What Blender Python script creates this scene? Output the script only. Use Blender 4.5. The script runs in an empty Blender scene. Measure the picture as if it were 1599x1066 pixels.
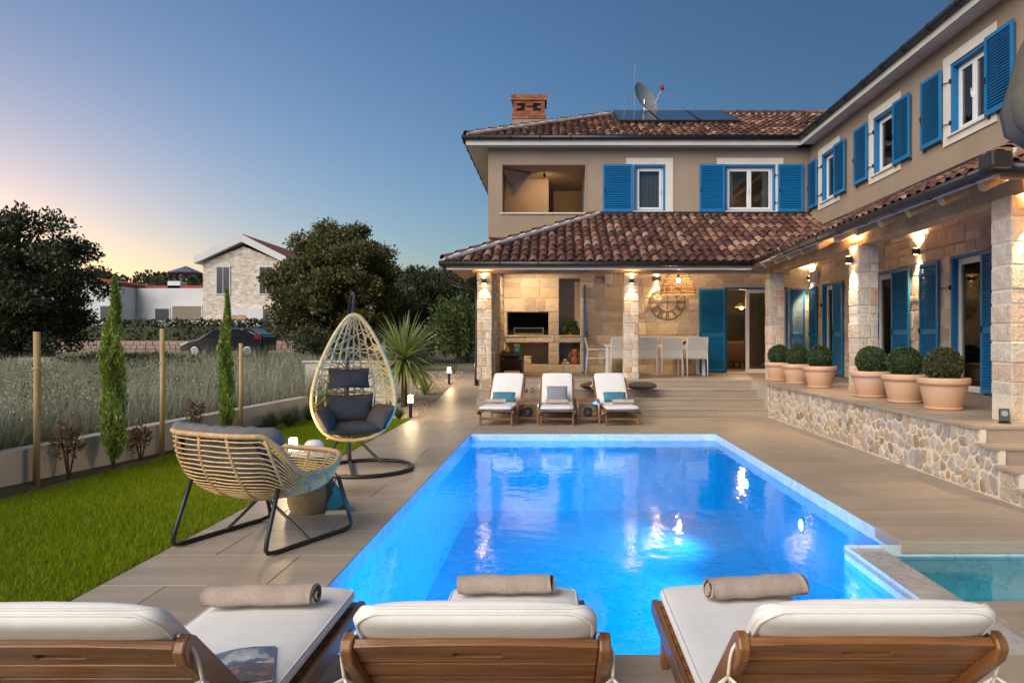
import bpy, math, random
import numpy as np
from mathutils import Matrix, Vector, noise as mnoise
R = math.radians
rng = random.Random(7)
nrg = np.random.default_rng(11)
SC = bpy.context.scene
COL = SC.collection

# ------------------------------------------------------------------ camera
cd = bpy.data.cameras.new("camera"); cam = bpy.data.objects.new("camera", cd); COL.objects.link(cam)
cam.location = (0, 0, 1.5); cam.rotation_euler = (R(90), 0, 0)
cd.sensor_width = 36; cd.lens = 24; cd.shift_x = -0.0441; cd.clip_start = 0.05; cd.clip_end = 3000
SC.camera = cam
# ------------------------------------------------------------------ dusk sky
W = bpy.data.worlds.new("World"); SC.world = W; W.use_nodes = True
wn, wl = W.node_tree.nodes, W.node_tree.links
sky = wn.new('ShaderNodeTexSky'); sky.sky_type = 'NISHITA'; sky.sun_disc = False
SUN_AZ = -45.0     # degrees from +Y towards +X of the sunset glow
sky.sun_elevation = R(1.2); sky.sun_rotation = R(SUN_AZ); sky.altitude = 0
sky.air_density = 1.0; sky.dust_density = 0.6; sky.ozone_density = 3.1
wl.new(sky.outputs[0], wn['Background'].inputs['Color']); wn['Background'].inputs['Strength'].default_value = 0.135
# ------------------------------------------------------------------ soft afterglow
sd = bpy.data.lights.new("sun", 'SUN'); sun = bpy.data.objects.new("sun", sd); COL.objects.link(sun)
sd.energy = 1.55; sd.angle = R(60); sd.color = (1.0, 0.90, 0.80)
sun.rotation_euler = Vector((0.58, 0.62, -0.55)).to_track_quat('-Z', 'Y').to_euler()
SC.view_settings.view_transform = 'Standard'; SC.view_settings.look = 'None'
SC.view_settings.exposure = 1.6; SC.view_settings.gamma = 1.0; SC.view_settings.use_curve_mapping = False
SC.cycles.use_denoising = True
SC.cycles.max_bounces = 10; SC.cycles.transparent_max_bounces = 16
SC.cycles.sample_clamp_indirect = 6.0
SC.cycles.caustics_reflective = False; SC.cycles.caustics_refractive = False

# ------------------------------------------------------------------ helpers
I4 = Matrix.Identity(4)
WM = {}
def T(x, y=0, z=0): return Matrix.Translation((x, y, z))
def RZ(a): return Matrix.Rotation(a, 4, 'Z')
def RX(a): return Matrix.Rotation(a, 4, 'X')
def RY(a): return Matrix.Rotation(a, 4, 'Y')
def link(o, parent=None, world=I4):
    COL.objects.link(o)
    if parent is not None:
        o.parent = parent; o.matrix_parent_inverse = WM[parent].inverted()
    o.matrix_basis = world; WM[o] = world.copy()
    return o
def tag(o, label=None, cat=None, group=None, kind=None):
    if label: o['label'] = label
    if cat: o['category'] = cat
    if group: o['group'] = group
    if kind: o['kind'] = kind
    return o
def thing(name, label, cat, world=I4, group=None):
    o = bpy.data.objects.new(name, None); o.empty_display_size = 0.1
    link(o, None, world); return tag(o, label, cat, group)
def copy_tree(o, world=None, parent=None, label=None, group=None):
    c = o.copy(); COL.objects.link(c)
    if parent is not None:
        c.parent = parent; c.matrix_parent_inverse = o.matrix_parent_inverse.copy(); c.matrix_basis = o.matrix_basis.copy()
    if world is not None: c.matrix_basis = world; WM[c] = world.copy()
    if label: c['label'] = label
    if group: c['group'] = group
    for ch in o.children: copy_tree(ch, None, c)
    return c
class MB:
    def __init__(s): s.v = []; s.f = []
    def add(s, vs, fs, m=None):
        b = len(s.v)
        if m is not None: vs = [tuple(m @ Vector(p)) for p in vs]
        s.v += [tuple(p) for p in vs]; s.f += [tuple(i + b for i in f) for f in fs]
        return s
    def box(s, x0, x1, y0, y1, z0, z1, m=None):
        return s.add([(x0,y0,z0),(x1,y0,z0),(x1,y1,z0),(x0,y1,z0),(x0,y0,z1),(x1,y0,z1),(x1,y1,z1),(x0,y1,z1)],
                     [(0,3,2,1),(4,5,6,7),(0,1,5,4),(1,2,6,5),(2,3,7,6),(3,0,4,7)], m)
    def tube(s, pts, r, n=8, closed=False, caps=True, m=None, flat=1.0):
        P = [Vector(p) for p in pts]; k = len(P)
        rs = r if isinstance(r, (list, tuple)) else [r] * k
        t = []
        for i in range(k):
            a = P[(i - 1) % k] if (closed or i) else P[0]; b = P[(i + 1) % k] if (closed or i < k - 1) else P[-1]
            d = b - a; t.append(d.normalized() if d.length > 1e-9 else Vector((0, 0, 1)))
        u = t[0].orthogonal().normalized(); vs = []
        for i in range(k):
            u = (u - t[i] * u.dot(t[i])); u = u.normalized() if u.length > 1e-6 else t[i].orthogonal().normalized()
            w = t[i].cross(u)
            for j in range(n):
                a = 2 * math.pi * j / n
                vs.append(P[i] + u * (math.cos(a) * rs[i]) + w * (math.sin(a) * rs[i] * flat))
        fs = []
        for i in range(k if closed else k - 1):
            i2 = (i + 1) % k
            for j in range(n):
                fs.append((i*n+j, i*n+(j+1) % n, i2*n+(j+1) % n, i2*n+j))
        if caps and not closed:
            fs.append(tuple(range(n))[::-1]); fs.append(tuple((k-1)*n + j for j in range(n)))
        return s.add(vs, fs, m)
    def lathe(s, prof, n=20, c=(0, 0, 0), m=None, cap0=True, cap1=True):
        vs = []; k = len(prof)
        for r, z in prof:
            for j in range(n):
                a = 2*math.pi*j/n; vs.append((c[0]+r*math.cos(a), c[1]+r*math.sin(a), c[2]+z))
        fs = [(i*n+j, i*n+(j+1) % n, (i+1)*n+(j+1) % n, (i+1)*n+j) for i in range(k-1) for j in range(n)]
        if cap0: fs.append(tuple(range(n))[::-1])
        if cap1: fs.append(tuple((k-1)*n+j for j in range(n)))
        return s.add(vs, fs, m)
    def loft(s, rings, caps=True, closed=False, m=None):
        n = len(rings[0]); k = len(rings)
        vs = [p for r in rings for p in r]
        fs = [(i*n+j, i*n+(j+1) % n, ((i+1) % k)*n+(j+1) % n, ((i+1) % k)*n+j) for i in range(k if closed else k-1) for j in range(n)]
        if caps and not closed: fs.append(tuple(range(n))[::-1]); fs.append(tuple((k-1)*n+j for j in range(n)))
        return s.add(vs, fs, m)
    def prism(s, poly, y0, y1, m=None):     # poly in (x,z), extruded along y
        n = len(poly)
        vs = [(p[0], y0, p[1]) for p in poly] + [(p[0], y1, p[1]) for p in poly]
        fs = [tuple(range(n)), tuple(range(n, 2*n))[::-1]] + [((j+1) % n, j, n+j, n+(j+1) % n) for j in range(n)]
        return s.add(vs, fs, m)
    def mesh(s, name, mat, smooth=False):
        me = bpy.data.meshes.new(name); me.from_pydata(s.v, [], s.f)
        if mat: me.materials.append(MT[mat])
        if smooth: me.polygons.foreach_set('use_smooth', [True]*len(me.polygons))
        me.update(); return me
    def build(s, name, mat, parent=None, world=I4, smooth=False, bevel=0, sub=0, kind=None, label=None, seg=2):
        o = bpy.data.objects.new(name, s.mesh(name, mat, smooth))
        # vertices are in the frame given by WORLD
        link(o, parent, world)
        if bevel:
            b = o.modifiers.new('bevel', 'BEVEL'); b.width = bevel; b.segments = seg; b.limit_method = 'ANGLE'; b.angle_limit = R(35)
        if sub:
            q = o.modifiers.new('sub', 'SUBSURF'); q.levels = sub; q.render_levels = sub
        if kind: o['kind'] = kind
        if label: o['label'] = label
        return o
def inst(name, mesh, parent, world, kind=None):
    o = bpy.data.objects.new(name, mesh); link(o, parent, world)
    if kind: o['kind'] = kind
    return o
def np_obj(name, V, F, mat, parent=None, kind=None, world=I4, smooth=False):
    V = np.asarray(V, dtype=np.float32); F = np.asarray(F, dtype=np.int32); k = F.shape[1]
    me = bpy.data.meshes.new(name); me.vertices.add(len(V)); me.vertices.foreach_set('co', V.ravel())
    me.loops.add(F.size); me.loops.foreach_set('vertex_index', F.ravel())
    me.polygons.add(len(F)); me.polygons.foreach_set('loop_start', np.arange(0, F.size, k, dtype=np.int32))
    me.polygons.foreach_set('loop_total', np.full(len(F), k, dtype=np.int32))
    if smooth: me.polygons.foreach_set('use_smooth', np.ones(len(F), dtype=bool))
    me.materials.append(MT[mat]); me.update(calc_edges=True)
    o = bpy.data.objects.new(name, me); link(o, parent, world)
    if kind: o['kind'] = kind
    return o
def cr(pts, n=6, closed=False):
    P = [Vector(p) for p in pts]; k = len(P); out = []
    for i in range(k if closed else k - 1):
        g = lambda j: P[j % k] if closed else P[min(max(j, 0), k - 1)]
        a, b, c, d = g(i-1), g(i), g(i+1), g(i+2)
        for q in range(n):
            t = q / n
            out.append(0.5*((2*b) + (c-a)*t + (2*a-5*b+4*c-d)*t*t + (3*b-a-3*c+d)*t**3))
    if not closed: out.append(P[-1])
    return out
def sstep(a, b, x):
    t = min(max((x-a)/(b-a), 0), 1); return t*t*(3-2*t)

# ------------------------------------------------------------------ materials
MT = {}
def material(name, col, rough=0.6, col2=None, nscale=6, stretch=(1,1,1), detail=4, lo=0.35, hi=0.65, var=0.0, pal=None, rand='object',
             bump=0.0, bscale=40, metal=0.0, spec=0.5, transl=0.0, bstretch=None, fine=0.0, fscale=90, coat=0.0, coords='Object', rvar=0.0, bdist=0.01):
    m = bpy.data.materials.new(name); m.use_nodes = True; MT[name] = m
    N, L = m.node_tree.nodes, m.node_tree.links; b = N['Principled BSDF']
    b.inputs['Roughness'].default_value = rough; b.inputs['Metallic'].default_value = metal
    b.inputs['Specular IOR Level'].default_value = spec; b.inputs['Coat Weight'].default_value = coat
    tc = N.new('ShaderNodeTexCoord'); mp = N.new('ShaderNodeMapping'); mp.inputs['Scale'].default_value = stretch
    src = tc.outputs['Object']
    if coords == 'World':
        g0 = N.new('ShaderNodeNewGeometry'); src = g0.outputs['Position']
    L.new(src, mp.inputs[0])
    def mixc(fac, a, bb, mode='MIX'):
        x = N.new('ShaderNodeMix'); x.data_type = 'RGBA'; x.blend_type = mode
        if isinstance(fac, float): x.inputs[0].default_value = fac
        else: L.new(fac, x.inputs[0])
        for i, q in ((6, a), (7, bb)):
            if isinstance(q, tuple): x.inputs[i].default_value = (*q, 1)
            else: L.new(q, x.inputs[i])
        return x.outputs[2]
    rnd = None
    if var or pal or rvar:
        if rand == 'object': rnd = N.new('ShaderNodeObjectInfo').outputs['Random']
        else: rnd = N.new('ShaderNodeNewGeometry').outputs['Random Per Island']
    cur = col
    if pal:
        cp = N.new('ShaderNodeValToRGB'); L.new(rnd, cp.inputs[0]); e = cp.color_ramp.elements
        for i, c in enumerate(pal):
            p = i / (len(pal) - 1)
            q = e[0] if i == 0 else (e[-1] if i == len(pal) - 1 else e.new(p))
            q.position = p; q.color = (*c, 1)
        cur = cp.outputs[0]
    nz = None
    if col2 is not None:
        nz = N.new('ShaderNodeTexNoise'); nz.inputs['Scale'].default_value = nscale; nz.inputs['Detail'].default_value = detail
        L.new(mp.outputs[0], nz.inputs['Vector'])
        mr = N.new('ShaderNodeMapRange'); mr.inputs[1].default_value = lo; mr.inputs[2].default_value = hi; L.new(nz.outputs['Fac'], mr.inputs[0])
        if pal:      # col2 is then a multiplier
            cur = mixc(mr.outputs[0], cur, mixc(1.0, cur, col2, 'MULTIPLY'))
        else: cur = mixc(mr.outputs[0], cur, col2)
    if fine:
        nf = N.new('ShaderNodeTexNoise'); nf.inputs['Scale'].default_value = fscale; nf.inputs['Detail'].default_value = 3
        L.new(mp.outputs[0], nf.inputs['Vector'])
        mf = N.new('ShaderNodeMapRange'); mf.inputs[1].default_value = 0.3; mf.inputs[2].default_value = 0.7
        mf.inputs[3].default_value = 1 - fine; mf.inputs[4].default_value = 1 + fine; L.new(nf.outputs['Fac'], mf.inputs[0])
        v = N.new('ShaderNodeVectorMath'); v.operation = 'SCALE'
        if isinstance(cur, tuple): v.inputs[0].default_value = cur
        else: L.new(cur, v.inputs[0])
        L.new(mf.outputs[0], v.inputs['Scale']); cur = v.outputs[0]
    if var:
        mr = N.new('ShaderNodeMapRange'); mr.inputs[3].default_value = 1 - var; mr.inputs[4].default_value = 1 + var; L.new(rnd, mr.inputs[0])
        v = N.new('ShaderNodeVectorMath'); v.operation = 'SCALE'
        if isinstance(cur, tuple): v.inputs[0].default_value = cur
        else: L.new(cur, v.inputs[0])
        L.new(mr.outputs[0], v.inputs['Scale']); cur = v.outputs[0]
    if isinstance(cur, tuple): b.inputs['Base Color'].default_value = (*cur, 1)
    else: L.new(cur, b.inputs['Base Color'])
    if rvar:
        nr = N.new('ShaderNodeTexNoise'); nr.inputs['Scale'].default_value = 3; L.new(mp.outputs[0], nr.inputs['Vector'])
        mr = N.new('ShaderNodeMapRange'); mr.inputs[3].default_value = rough - rvar; mr.inputs[4].default_value = rough + rvar
        L.new(nr.outputs['Fac'], mr.inputs[0]); L.new(mr.outputs[0], b.inputs['Roughness'])
    if bump:
        nb = N.new('ShaderNodeTexNoise'); nb.inputs['Scale'].default_value = bscale; nb.inputs['Detail'].default_value = 5
        mb = N.new('ShaderNodeMapping'); mb.inputs['Scale'].default_value = bstretch or stretch; L.new(src, mb.inputs[0]); L.new(mb.outputs[0], nb.inputs['Vector'])
        bp = N.new('ShaderNodeBump'); bp.inputs['Strength'].default_value = bump; bp.inputs['Distance'].default_value = bdist
        L.new(nb.outputs['Fac'], bp.inputs['Height']); L.new(bp.outputs[0], b.inputs['Normal'])
    if transl:
        out = N['Material Output']; tr = N.new('ShaderNodeBsdfTranslucent'); mx = N.new('ShaderNodeMixShader'); mx.inputs[0].default_value = transl
        if isinstance(cur, tuple): tr.inputs[0].default_value = (*cur, 1)
        else: L.new(cur, tr.inputs[0])
        L.new(b.outputs[0], mx.inputs[1]); L.new(tr.outputs[0], mx.inputs[2]); L.new(mx.outputs[0], out.inputs[0])
    return m
def emitter(name, col, strength):
    m = bpy.data.materials.new(name); m.use_nodes = True; MT[name] = m
    b = m.node_tree.nodes['Principled BSDF']; b.inputs['Base Color'].default_value = (*col, 1)
    b.inputs['Emission Color'].default_value = (*col, 1); b.inputs['Emission Strength'].default_value = strength
def glass_mat(name, tint, bump=0.0, bscale=5, ior=1.45, rough=0.02, gcol=(1, 1, 1), stretch=(1, 1, 1), boost=1.0):
    m = bpy.data.materials.new(name); m.use_nodes = True; MT[name] = m
    N, L = m.node_tree.nodes, m.node_tree.links; N.remove(N['Principled BSDF'])
    tr = N.new('ShaderNodeBsdfTransparent'); tr.inputs[0].default_value = (*tint, 1)
    gl = N.new('ShaderNodeBsdfGlossy'); gl.inputs['Roughness'].default_value = rough; gl.inputs['Color'].default_value = (*gcol, 1)
    fr = N.new('ShaderNodeFresnel'); fr.inputs['IOR'].default_value = ior
    mx = N.new('ShaderNodeMixShader'); L.new(fr.outputs[0], mx.inputs[0])
    L.new(tr.outputs[0], mx.inputs[1]); L.new(gl.outputs[0], mx.inputs[2]); L.new(mx.outputs[0], N['Material Output'].inputs[0])
    if bump:
        g = N.new('ShaderNodeNewGeometry'); mp = N.new('ShaderNodeMapping'); mp.inputs['Scale'].default_value = stretch
        L.new(g.outputs['Position'], mp.inputs[0])
        nz = N.new('ShaderNodeTexNoise'); nz.inputs['Scale'].default_value = bscale; nz.inputs['Detail'].default_value = 3
        L.new(mp.outputs[0], nz.inputs['Vector'])
        bp = N.new('ShaderNodeBump'); bp.inputs['Strength'].default_value = bump; bp.inputs['Distance'].default_value = 0.02
        L.new(nz.outputs['Fac'], bp.inputs['Height']); L.new(bp.outputs[0], gl.inputs['Normal']); L.new(bp.outputs[0], fr.inputs['Normal'])
    return m

material('plaster', (0.35, 0.262, 0.19), 0.9, (0.31, 0.235, 0.17), 1.3, fine=0.05, bump=0.25, bscale=220)
material('white_plaster', (0.70, 0.66, 0.58), 0.85, (0.63, 0.59, 0.52), 2.0, fine=0.04, bump=0.15, bscale=150)
material('soffit', (0.66, 0.62, 0.56), 0.9, (0.58, 0.55, 0.50), 2)
material('mortar', (0.68, 0.60, 0.47), 0.95, (0.58, 0.51, 0.39), 5, fine=0.15, bump=0.6, bscale=60)
STP = [(0.64,0.55,0.43),(0.52,0.44,0.35),(0.70,0.62,0.50),(0.47,0.42,0.37),(0.62,0.51,0.37),(0.74,0.67,0.56),(0.56,0.47,0.35),(0.42,0.37,0.33),(0.66,0.58,0.46)]
material('stone', (0.6,0.5,0.4), 0.9, (0.78,0.76,0.76), 5, pal=STP, fine=0.13, fscale=45, bump=0.9, bscale=32, bdist=0.015)
PSP = [(0.60,0.49,0.37),(0.66,0.57,0.45),(0.52,0.43,0.34),(0.70,0.61,0.50),(0.52,0.31,0.18),(0.63,0.53,0.41),(0.46,0.39,0.34),(0.68,0.58,0.45),(0.58,0.41,0.27)]
material('pillar_stone', (0.6,0.5,0.4), 0.9, (0.80,0.77,0.76), 7, pal=PSP, fine=0.14, fscale=50, bump=1.0, bscale=26, bdist=0.02)
RSP = [(0.56,0.46,0.36),(0.36,0.31,0.29),(0.62,0.54,0.44),(0.46,0.28,0.15),(0.52,0.43,0.34),(0.40,0.37,0.37),(0.64,0.55,0.43),(0.48,0.33,0.20),(0.56,0.48,0.40),(0.30,0.20,0.13),(0.58,0.50,0.42)]
material('rubble', (0.5,0.4,0.3), 0.9, (0.8,0.78,0.76), 12, pal=RSP, fine=0.12, fscale=60, bump=0.8, bscale=45)
material('rubble_mortar', (0.72,0.64,0.51), 0.95, (0.64,0.56,0.44), 8, fine=0.1, bump=0.6, bscale=70)
TLP = [(0.055,0.023,0.018),(0.10,0.036,0.026),(0.16,0.060,0.040),(0.07,0.028,0.022),(0.085,0.032,0.024),(0.30,0.15,0.10),(0.11,0.040,0.028),(0.065,0.026,0.020),(0.42,0.25,0.17),(0.12,0.043,0.032)]
material('tile', (0.2,0.1,0.06), 0.75, (0.62,0.58,0.56), 9, pal=TLP, fine=0.2, fscale=40, bump=0.4, bscale=60)
material('tile_rows', (0.2,0.1,0.06), 0.75, (0.62,0.58,0.56), 9, pal=TLP, rand='island', fine=0.2, fscale=40, bump=0.4, bscale=60)
material('tile_bed', (0.09,0.04,0.03), 0.9, (0.05,0.025,0.02), 4)
material('gutter', (0.022,0.017,0.015), 0.35, spec=0.5)
material('beam', (0.55,0.36,0.19), 0.75, (0.40,0.25,0.125), 3, stretch=(1,1,1), fine=0.14, fscale=25, bump=0.4, bscale=30, var=0.15)
material('board', (0.46,0.31,0.17), 0.8, (0.36,0.235,0.125), 4, fine=0.1)
material('blue_paint', (0.006,0.165,0.40), 0.45, (0.005,0.145,0.36), 3, fine=0.05, bump=0.12, bscale=60)
material('white_frame', (0.75,0.74,0.72), 0.4)
material('black_metal', (0.018,0.018,0.020), 0.42, spec=0.5, rvar=0.08)
material('steel', (0.55,0.55,0.56), 0.3, metal=1.0)
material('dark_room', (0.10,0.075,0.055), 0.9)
material('room_wall', (0.26,0.21,0.16), 0.9, (0.22,0.18,0.14), 1.5)
material('curtain', (0.50,0.49,0.46), 0.9, (0.40,0.39,0.37), 6, stretch=(6,6,0.3), transl=0.2)
material('brick', (0.34,0.12,0.06), 0.9, (0.22,0.08,0.045), 6, fine=0.2, var=0.25, bump=0.5)
material('collector', (0.035,0.055,0.085), 0.18, (0.03,0.05,0.08), 2, spec=0.8)
material('dish', (0.30,0.31,0.32), 0.5, (0.25,0.26,0.27), 3)
material('deck', (0.37,0.30,0.23), 0.47, (0.285,0.23,0.172), 1.1, stretch=(0.7,5,5), detail=8, lo=0.3, hi=0.72, var=0.07, fine=0.08, fscale=14, coords='World', bump=0.12, bscale=9, bstretch=(0.6,6,6), rvar=0.10, bdist=0.004)
material('deck_joint', (0.20,0.165,0.125), 0.9)
material('wood', (0.36,0.155,0.045), 0.40, (0.13,0.05,0.015), 2.2, stretch=(1.2,14,14), detail=6, lo=0.3, hi=0.7, var=0.16, fine=0.15, fscale=9, bump=0.15, bscale=10, bstretch=(1,16,16), coat=0.15)
material('wood_rail', (0.30,0.13,0.04), 0.40, (0.13,0.053,0.016), 2.2, stretch=(14,1.2,1.2), detail=6, var=0.12, fine=0.12, fscale=9, coat=0.15)
material('canvas', (0.73,0.71,0.68), 0.9, (0.69,0.67,0.64), 3, fine=0.02, bump=0.3, bscale=7, bdist=0.02)
material('canvas_beige', (0.62,0.55,0.45), 0.9, (0.55,0.48,0.39), 8, stretch=(5,1,1), bump=0.8, bscale=5, bstretch=(9,1,1), bdist=0.03)  # beige gathered cloth of the mattress pocket
material('cord', (0.72,0.66,0.56), 0.9)
material('towel', (0.50,0.40,0.335), 1.0, (0.44,0.35,0.29), 14, fine=0.14, fscale=160, bump=1.0, bscale=260, spec=0.1, bdist=0.006)
material('grey_cushion', (0.066,0.056,0.052), 0.95, (0.052,0.044,0.041), 8, fine=0.1, fscale=120, bump=0.5, bscale=10, bdist=0.02, spec=0.2)
material('slate_cushion', (0.15,0.152,0.155), 0.95, (0.125,0.127,0.13), 8, fine=0.1, fscale=120, bump=0.5, bscale=9, bdist=0.02, spec=0.2)
material('teal_cushion', (0.035,0.17,0.23), 0.9, (0.10,0.24,0.28), 16, lo=0.5, hi=0.7, fine=0.1)
material('grey_pillow', (0.23,0.24,0.26), 0.9, (0.2,0.21,0.23), 10, fine=0.08)
material('brown_cushion', (0.085,0.058,0.042), 0.95, (0.06,0.042,0.03), 10, fine=0.2, fscale=60, bump=0.6, bscale=60)
material('rattan', (0.56,0.37,0.19), 0.6, (0.44,0.28,0.14), 20, fine=0.15, fscale=60, bump=0.5, bscale=90)
material('rattan_pale', (0.72,0.49,0.23), 0.6, (0.58,0.38,0.17), 20, fine=0.15, fscale=60, bump=0.5, bscale=90)
material('basket', (0.24,0.13,0.05), 0.8, (0.17,0.09,0.035), 20)
material('straw', (0.38,0.26,0.14), 0.85, (0.27,0.18,0.095), 30, stretch=(1,1,3), fine=0.25, fscale=80, bump=0.9, bscale=70)
material('pot', (0.60,0.37,0.23), 0.8, (0.54,0.33,0.20), 3, fine=0.05, bump=0.1, bscale=60, var=0.05)
material('soil', (0.075,0.042,0.028), 1.0, (0.12,0.07,0.045), 6, fine=0.3, bump=1.0, bscale=30)
material('box_leaf', (0.05,0.09,0.03), 0.55, pal=[(0.02,0.045,0.012),(0.035,0.07,0.018),(0.055,0.095,0.025),(0.03,0.06,0.016)], rand='island', transl=0.15)
material('box_leaf_brown', (0.05,0.09,0.03), 0.55, pal=[(0.03,0.045,0.012),(0.07,0.075,0.02),(0.10,0.085,0.025),(0.045,0.06,0.016)], rand='island', transl=0.15)
material('oak_leaf', (0.05,0.07,0.03), 0.6, pal=[(0.05,0.060,0.016),(0.10,0.10,0.03),(0.16,0.145,0.045),(0.07,0.078,0.022)], rand='island', transl=0.3)
material('dark_leaf', (0.03,0.05,0.02), 0.6, pal=[(0.02,0.034,0.014),(0.042,0.058,0.022),(0.07,0.08,0.03),(0.03,0.044,0.017)], rand='island', transl=0.25)
material('shrub_leaf', (0.05,0.09,0.03), 0.55, pal=[(0.03,0.06,0.012),(0.06,0.10,0.02),(0.085,0.12,0.028),(0.04,0.075,0.016)], rand='island', transl=0.2)
material('cypress_leaf', (0.08,0.16,0.03), 0.6, pal=[(0.09,0.15,0.018),(0.19,0.27,0.03),(0.34,0.42,0.06),(0.14,0.20,0.024)], rand='island', transl=0.25)
material('red_leaf', (0.2,0.05,0.03), 0.55, pal=[(0.20,0.045,0.03),(0.05,0.09,0.025),(0.28,0.09,0.05),(0.07,0.11,0.03)], rand='island', transl=0.2)
material('yucca_leaf', (0.12,0.19,0.05), 0.4, pal=[(0.14,0.20,0.045),(0.24,0.30,0.08),(0.32,0.36,0.14),(0.12,0.18,0.04)], rand='island', transl=0.2)
material('dry_leaf', (0.25,0.16,0.07), 0.8)
material('lavender', (0.07,0.1,0.05), 0.7, pal=[(0.05,0.085,0.035),(0.085,0.12,0.055),(0.11,0.13,0.07)], rand='island', transl=0.2)
material('bark', (0.07,0.05,0.035), 0.95, (0.045,0.032,0.022), 10, bump=1, bscale=25)
material('grass_blade', (0.09,0.2,0.02), 0.8, spec=0.15, pal=[(0.12,0.20,0.003),(0.18,0.27,0.004),(0.28,0.34,0.006),(0.15,0.23,0.004),(0.34,0.36,0.012)], rand='island', transl=0.3)
material('lawn', (0.08,0.12,0.004), 0.95, (0.16,0.18,0.008), 1.0, fine=0.3, fscale=40)
material('oat', (0.3,0.27,0.17), 0.8, pal=[(0.24,0.23,0.14),(0.42,0.40,0.29),(0.10,0.13,0.05),(0.55,0.52,0.40),(0.07,0.10,0.035)], rand='island', transl=0.2)
material('field', (0.10,0.10,0.05), 1.0, (0.16,0.14,0.08), 0.4, fine=0.3, fscale=5)
material('gravel', (0.4,0.33,0.25), 0.9, pal=[(0.42,0.34,0.25),(0.30,0.24,0.18),(0.52,0.43,0.33),(0.36,0.27,0.19)], rand='island')
material('gravel_bed', (0.30,0.24,0.18), 1.0, (0.2,0.16,0.12), 30)
material('wall_white', (0.62,0.58,0.52), 0.9, (0.50,0.45,0.39), 1.5, fine=0.1, bump=0.3, bscale=40)
material('stake', (0.42,0.29,0.13), 0.85, (0.32,0.21,0.09), 4, stretch=(6,6,1), fine=0.15, var=0.1)
material('rope', (0.5,0.44,0.33), 0.95)
material('far_stone', (0.70,0.63,0.55), 0.95, (0.48,0.41,0.35), 1.6, stretch=(1,1,2.2), detail=3, fine=0.25, fscale=3)
material('road_stone', (0.42,0.31,0.25), 0.95, (0.28,0.20,0.16), 3.0, stretch=(1,1,2.2), detail=2, fine=0.2, fscale=3)
material('far_white', (0.66,0.66,0.68), 0.9, (0.6,0.6,0.62), 1)
material('far_roof', (0.30,0.085,0.05), 0.9, (0.22,0.06,0.04), 3)
material('far_glass', (0.05,0.055,0.065), 0.15, spec=0.8)
material('car_paint', (0.012,0.014,0.022), 0.25, coat=0.6)
material('car_glass', (0.02,0.025,0.03), 0.08, spec=0.9)
material('tyre', (0.015,0.015,0.016), 0.9)
material('rim', (0.5,0.5,0.52), 0.35, metal=0.7)
material('lamp_red', (0.25,0.01,0.01), 0.3)
material('parasol_far', (0.10,0.12,0.17), 0.9)
material('parasol', (0.115,0.105,0.09), 0.95, (0.09,0.082,0.07), 6, fine=0.1, fscale=120, bump=0.4, bscale=8)
material('white_metal', (0.72,0.70,0.66), 0.45)
material('mesh_fabric', (0.62,0.59,0.54), 0.9, (0.57,0.54,0.49), 20, transl=0.25)
material('clock', (0.11,0.085,0.055), 0.8, (0.16,0.125,0.085), 14)
material('dark_wood', (0.055,0.03,0.02), 0.6, (0.035,0.02,0.014), 6)
material('wicker_brown', (0.085,0.045,0.028), 0.8, (0.05,0.028,0.018), 50, bump=0.8, bscale=120)
material('black', (0.010,0.010,0.010), 0.6)
material('soot', (0.008,0.007,0.006), 0.95)
material('concrete', (0.40,0.35,0.29), 0.9, (0.33,0.29,0.24), 2.5, fine=0.08)
material('grey_top', (0.46,0.46,0.46), 0.7, (0.42,0.42,0.42), 4)
material('hat', (0.74,0.71,0.66), 0.9, (0.68,0.65,0.6), 20, bump=0.6, bscale=150)
material('petal', (0.62,0.33,0.32), 0.7, pal=[(0.66,0.38,0.36),(0.72,0.50,0.46),(0.50,0.20,0.20)], rand='object')
material('teal_bag', (0.006,0.17,0.26), 0.7, (0.01,0.02,0.03), 9, lo=0.48, hi=0.54, detail=1, fine=0.1)
material('paper', (0.66,0.54,0.38), 0.8)
material('page', (0.62,0.60,0.56), 0.8)
material('magazine', (0.10,0.13,0.18), 0.3, pal=None, col2=(0.42,0.40,0.38), nscale=14, detail=2, lo=0.45, hi=0.55, fine=0.3, fscale=20)
material('magazine_warm', (0.30,0.14,0.09), 0.3, col2=(0.10,0.07,0.06), nscale=22, detail=2, lo=0.45, hi=0.55, fine=0.3, fscale=20)
material('terracotta', (0.36,0.13,0.06), 0.7, (0.28,0.10,0.05), 8)
material('amber', (0.75,0.36,0.05), 0.3)
material('green_glaze', (0.03,0.30,0.22), 0.25)
material('speaker_white', (0.70,0.69,0.66), 0.6)
material('wood_far', (0.20,0.10,0.055), 0.6)
glass_mat('pane', (0.80,0.83,0.84), ior=1.5)
glass_mat('wine_glass', (0.96,0.96,0.96), ior=1.4)
glass_mat('rose_wine', (0.85,0.30,0.16), ior=1.3)
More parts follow.
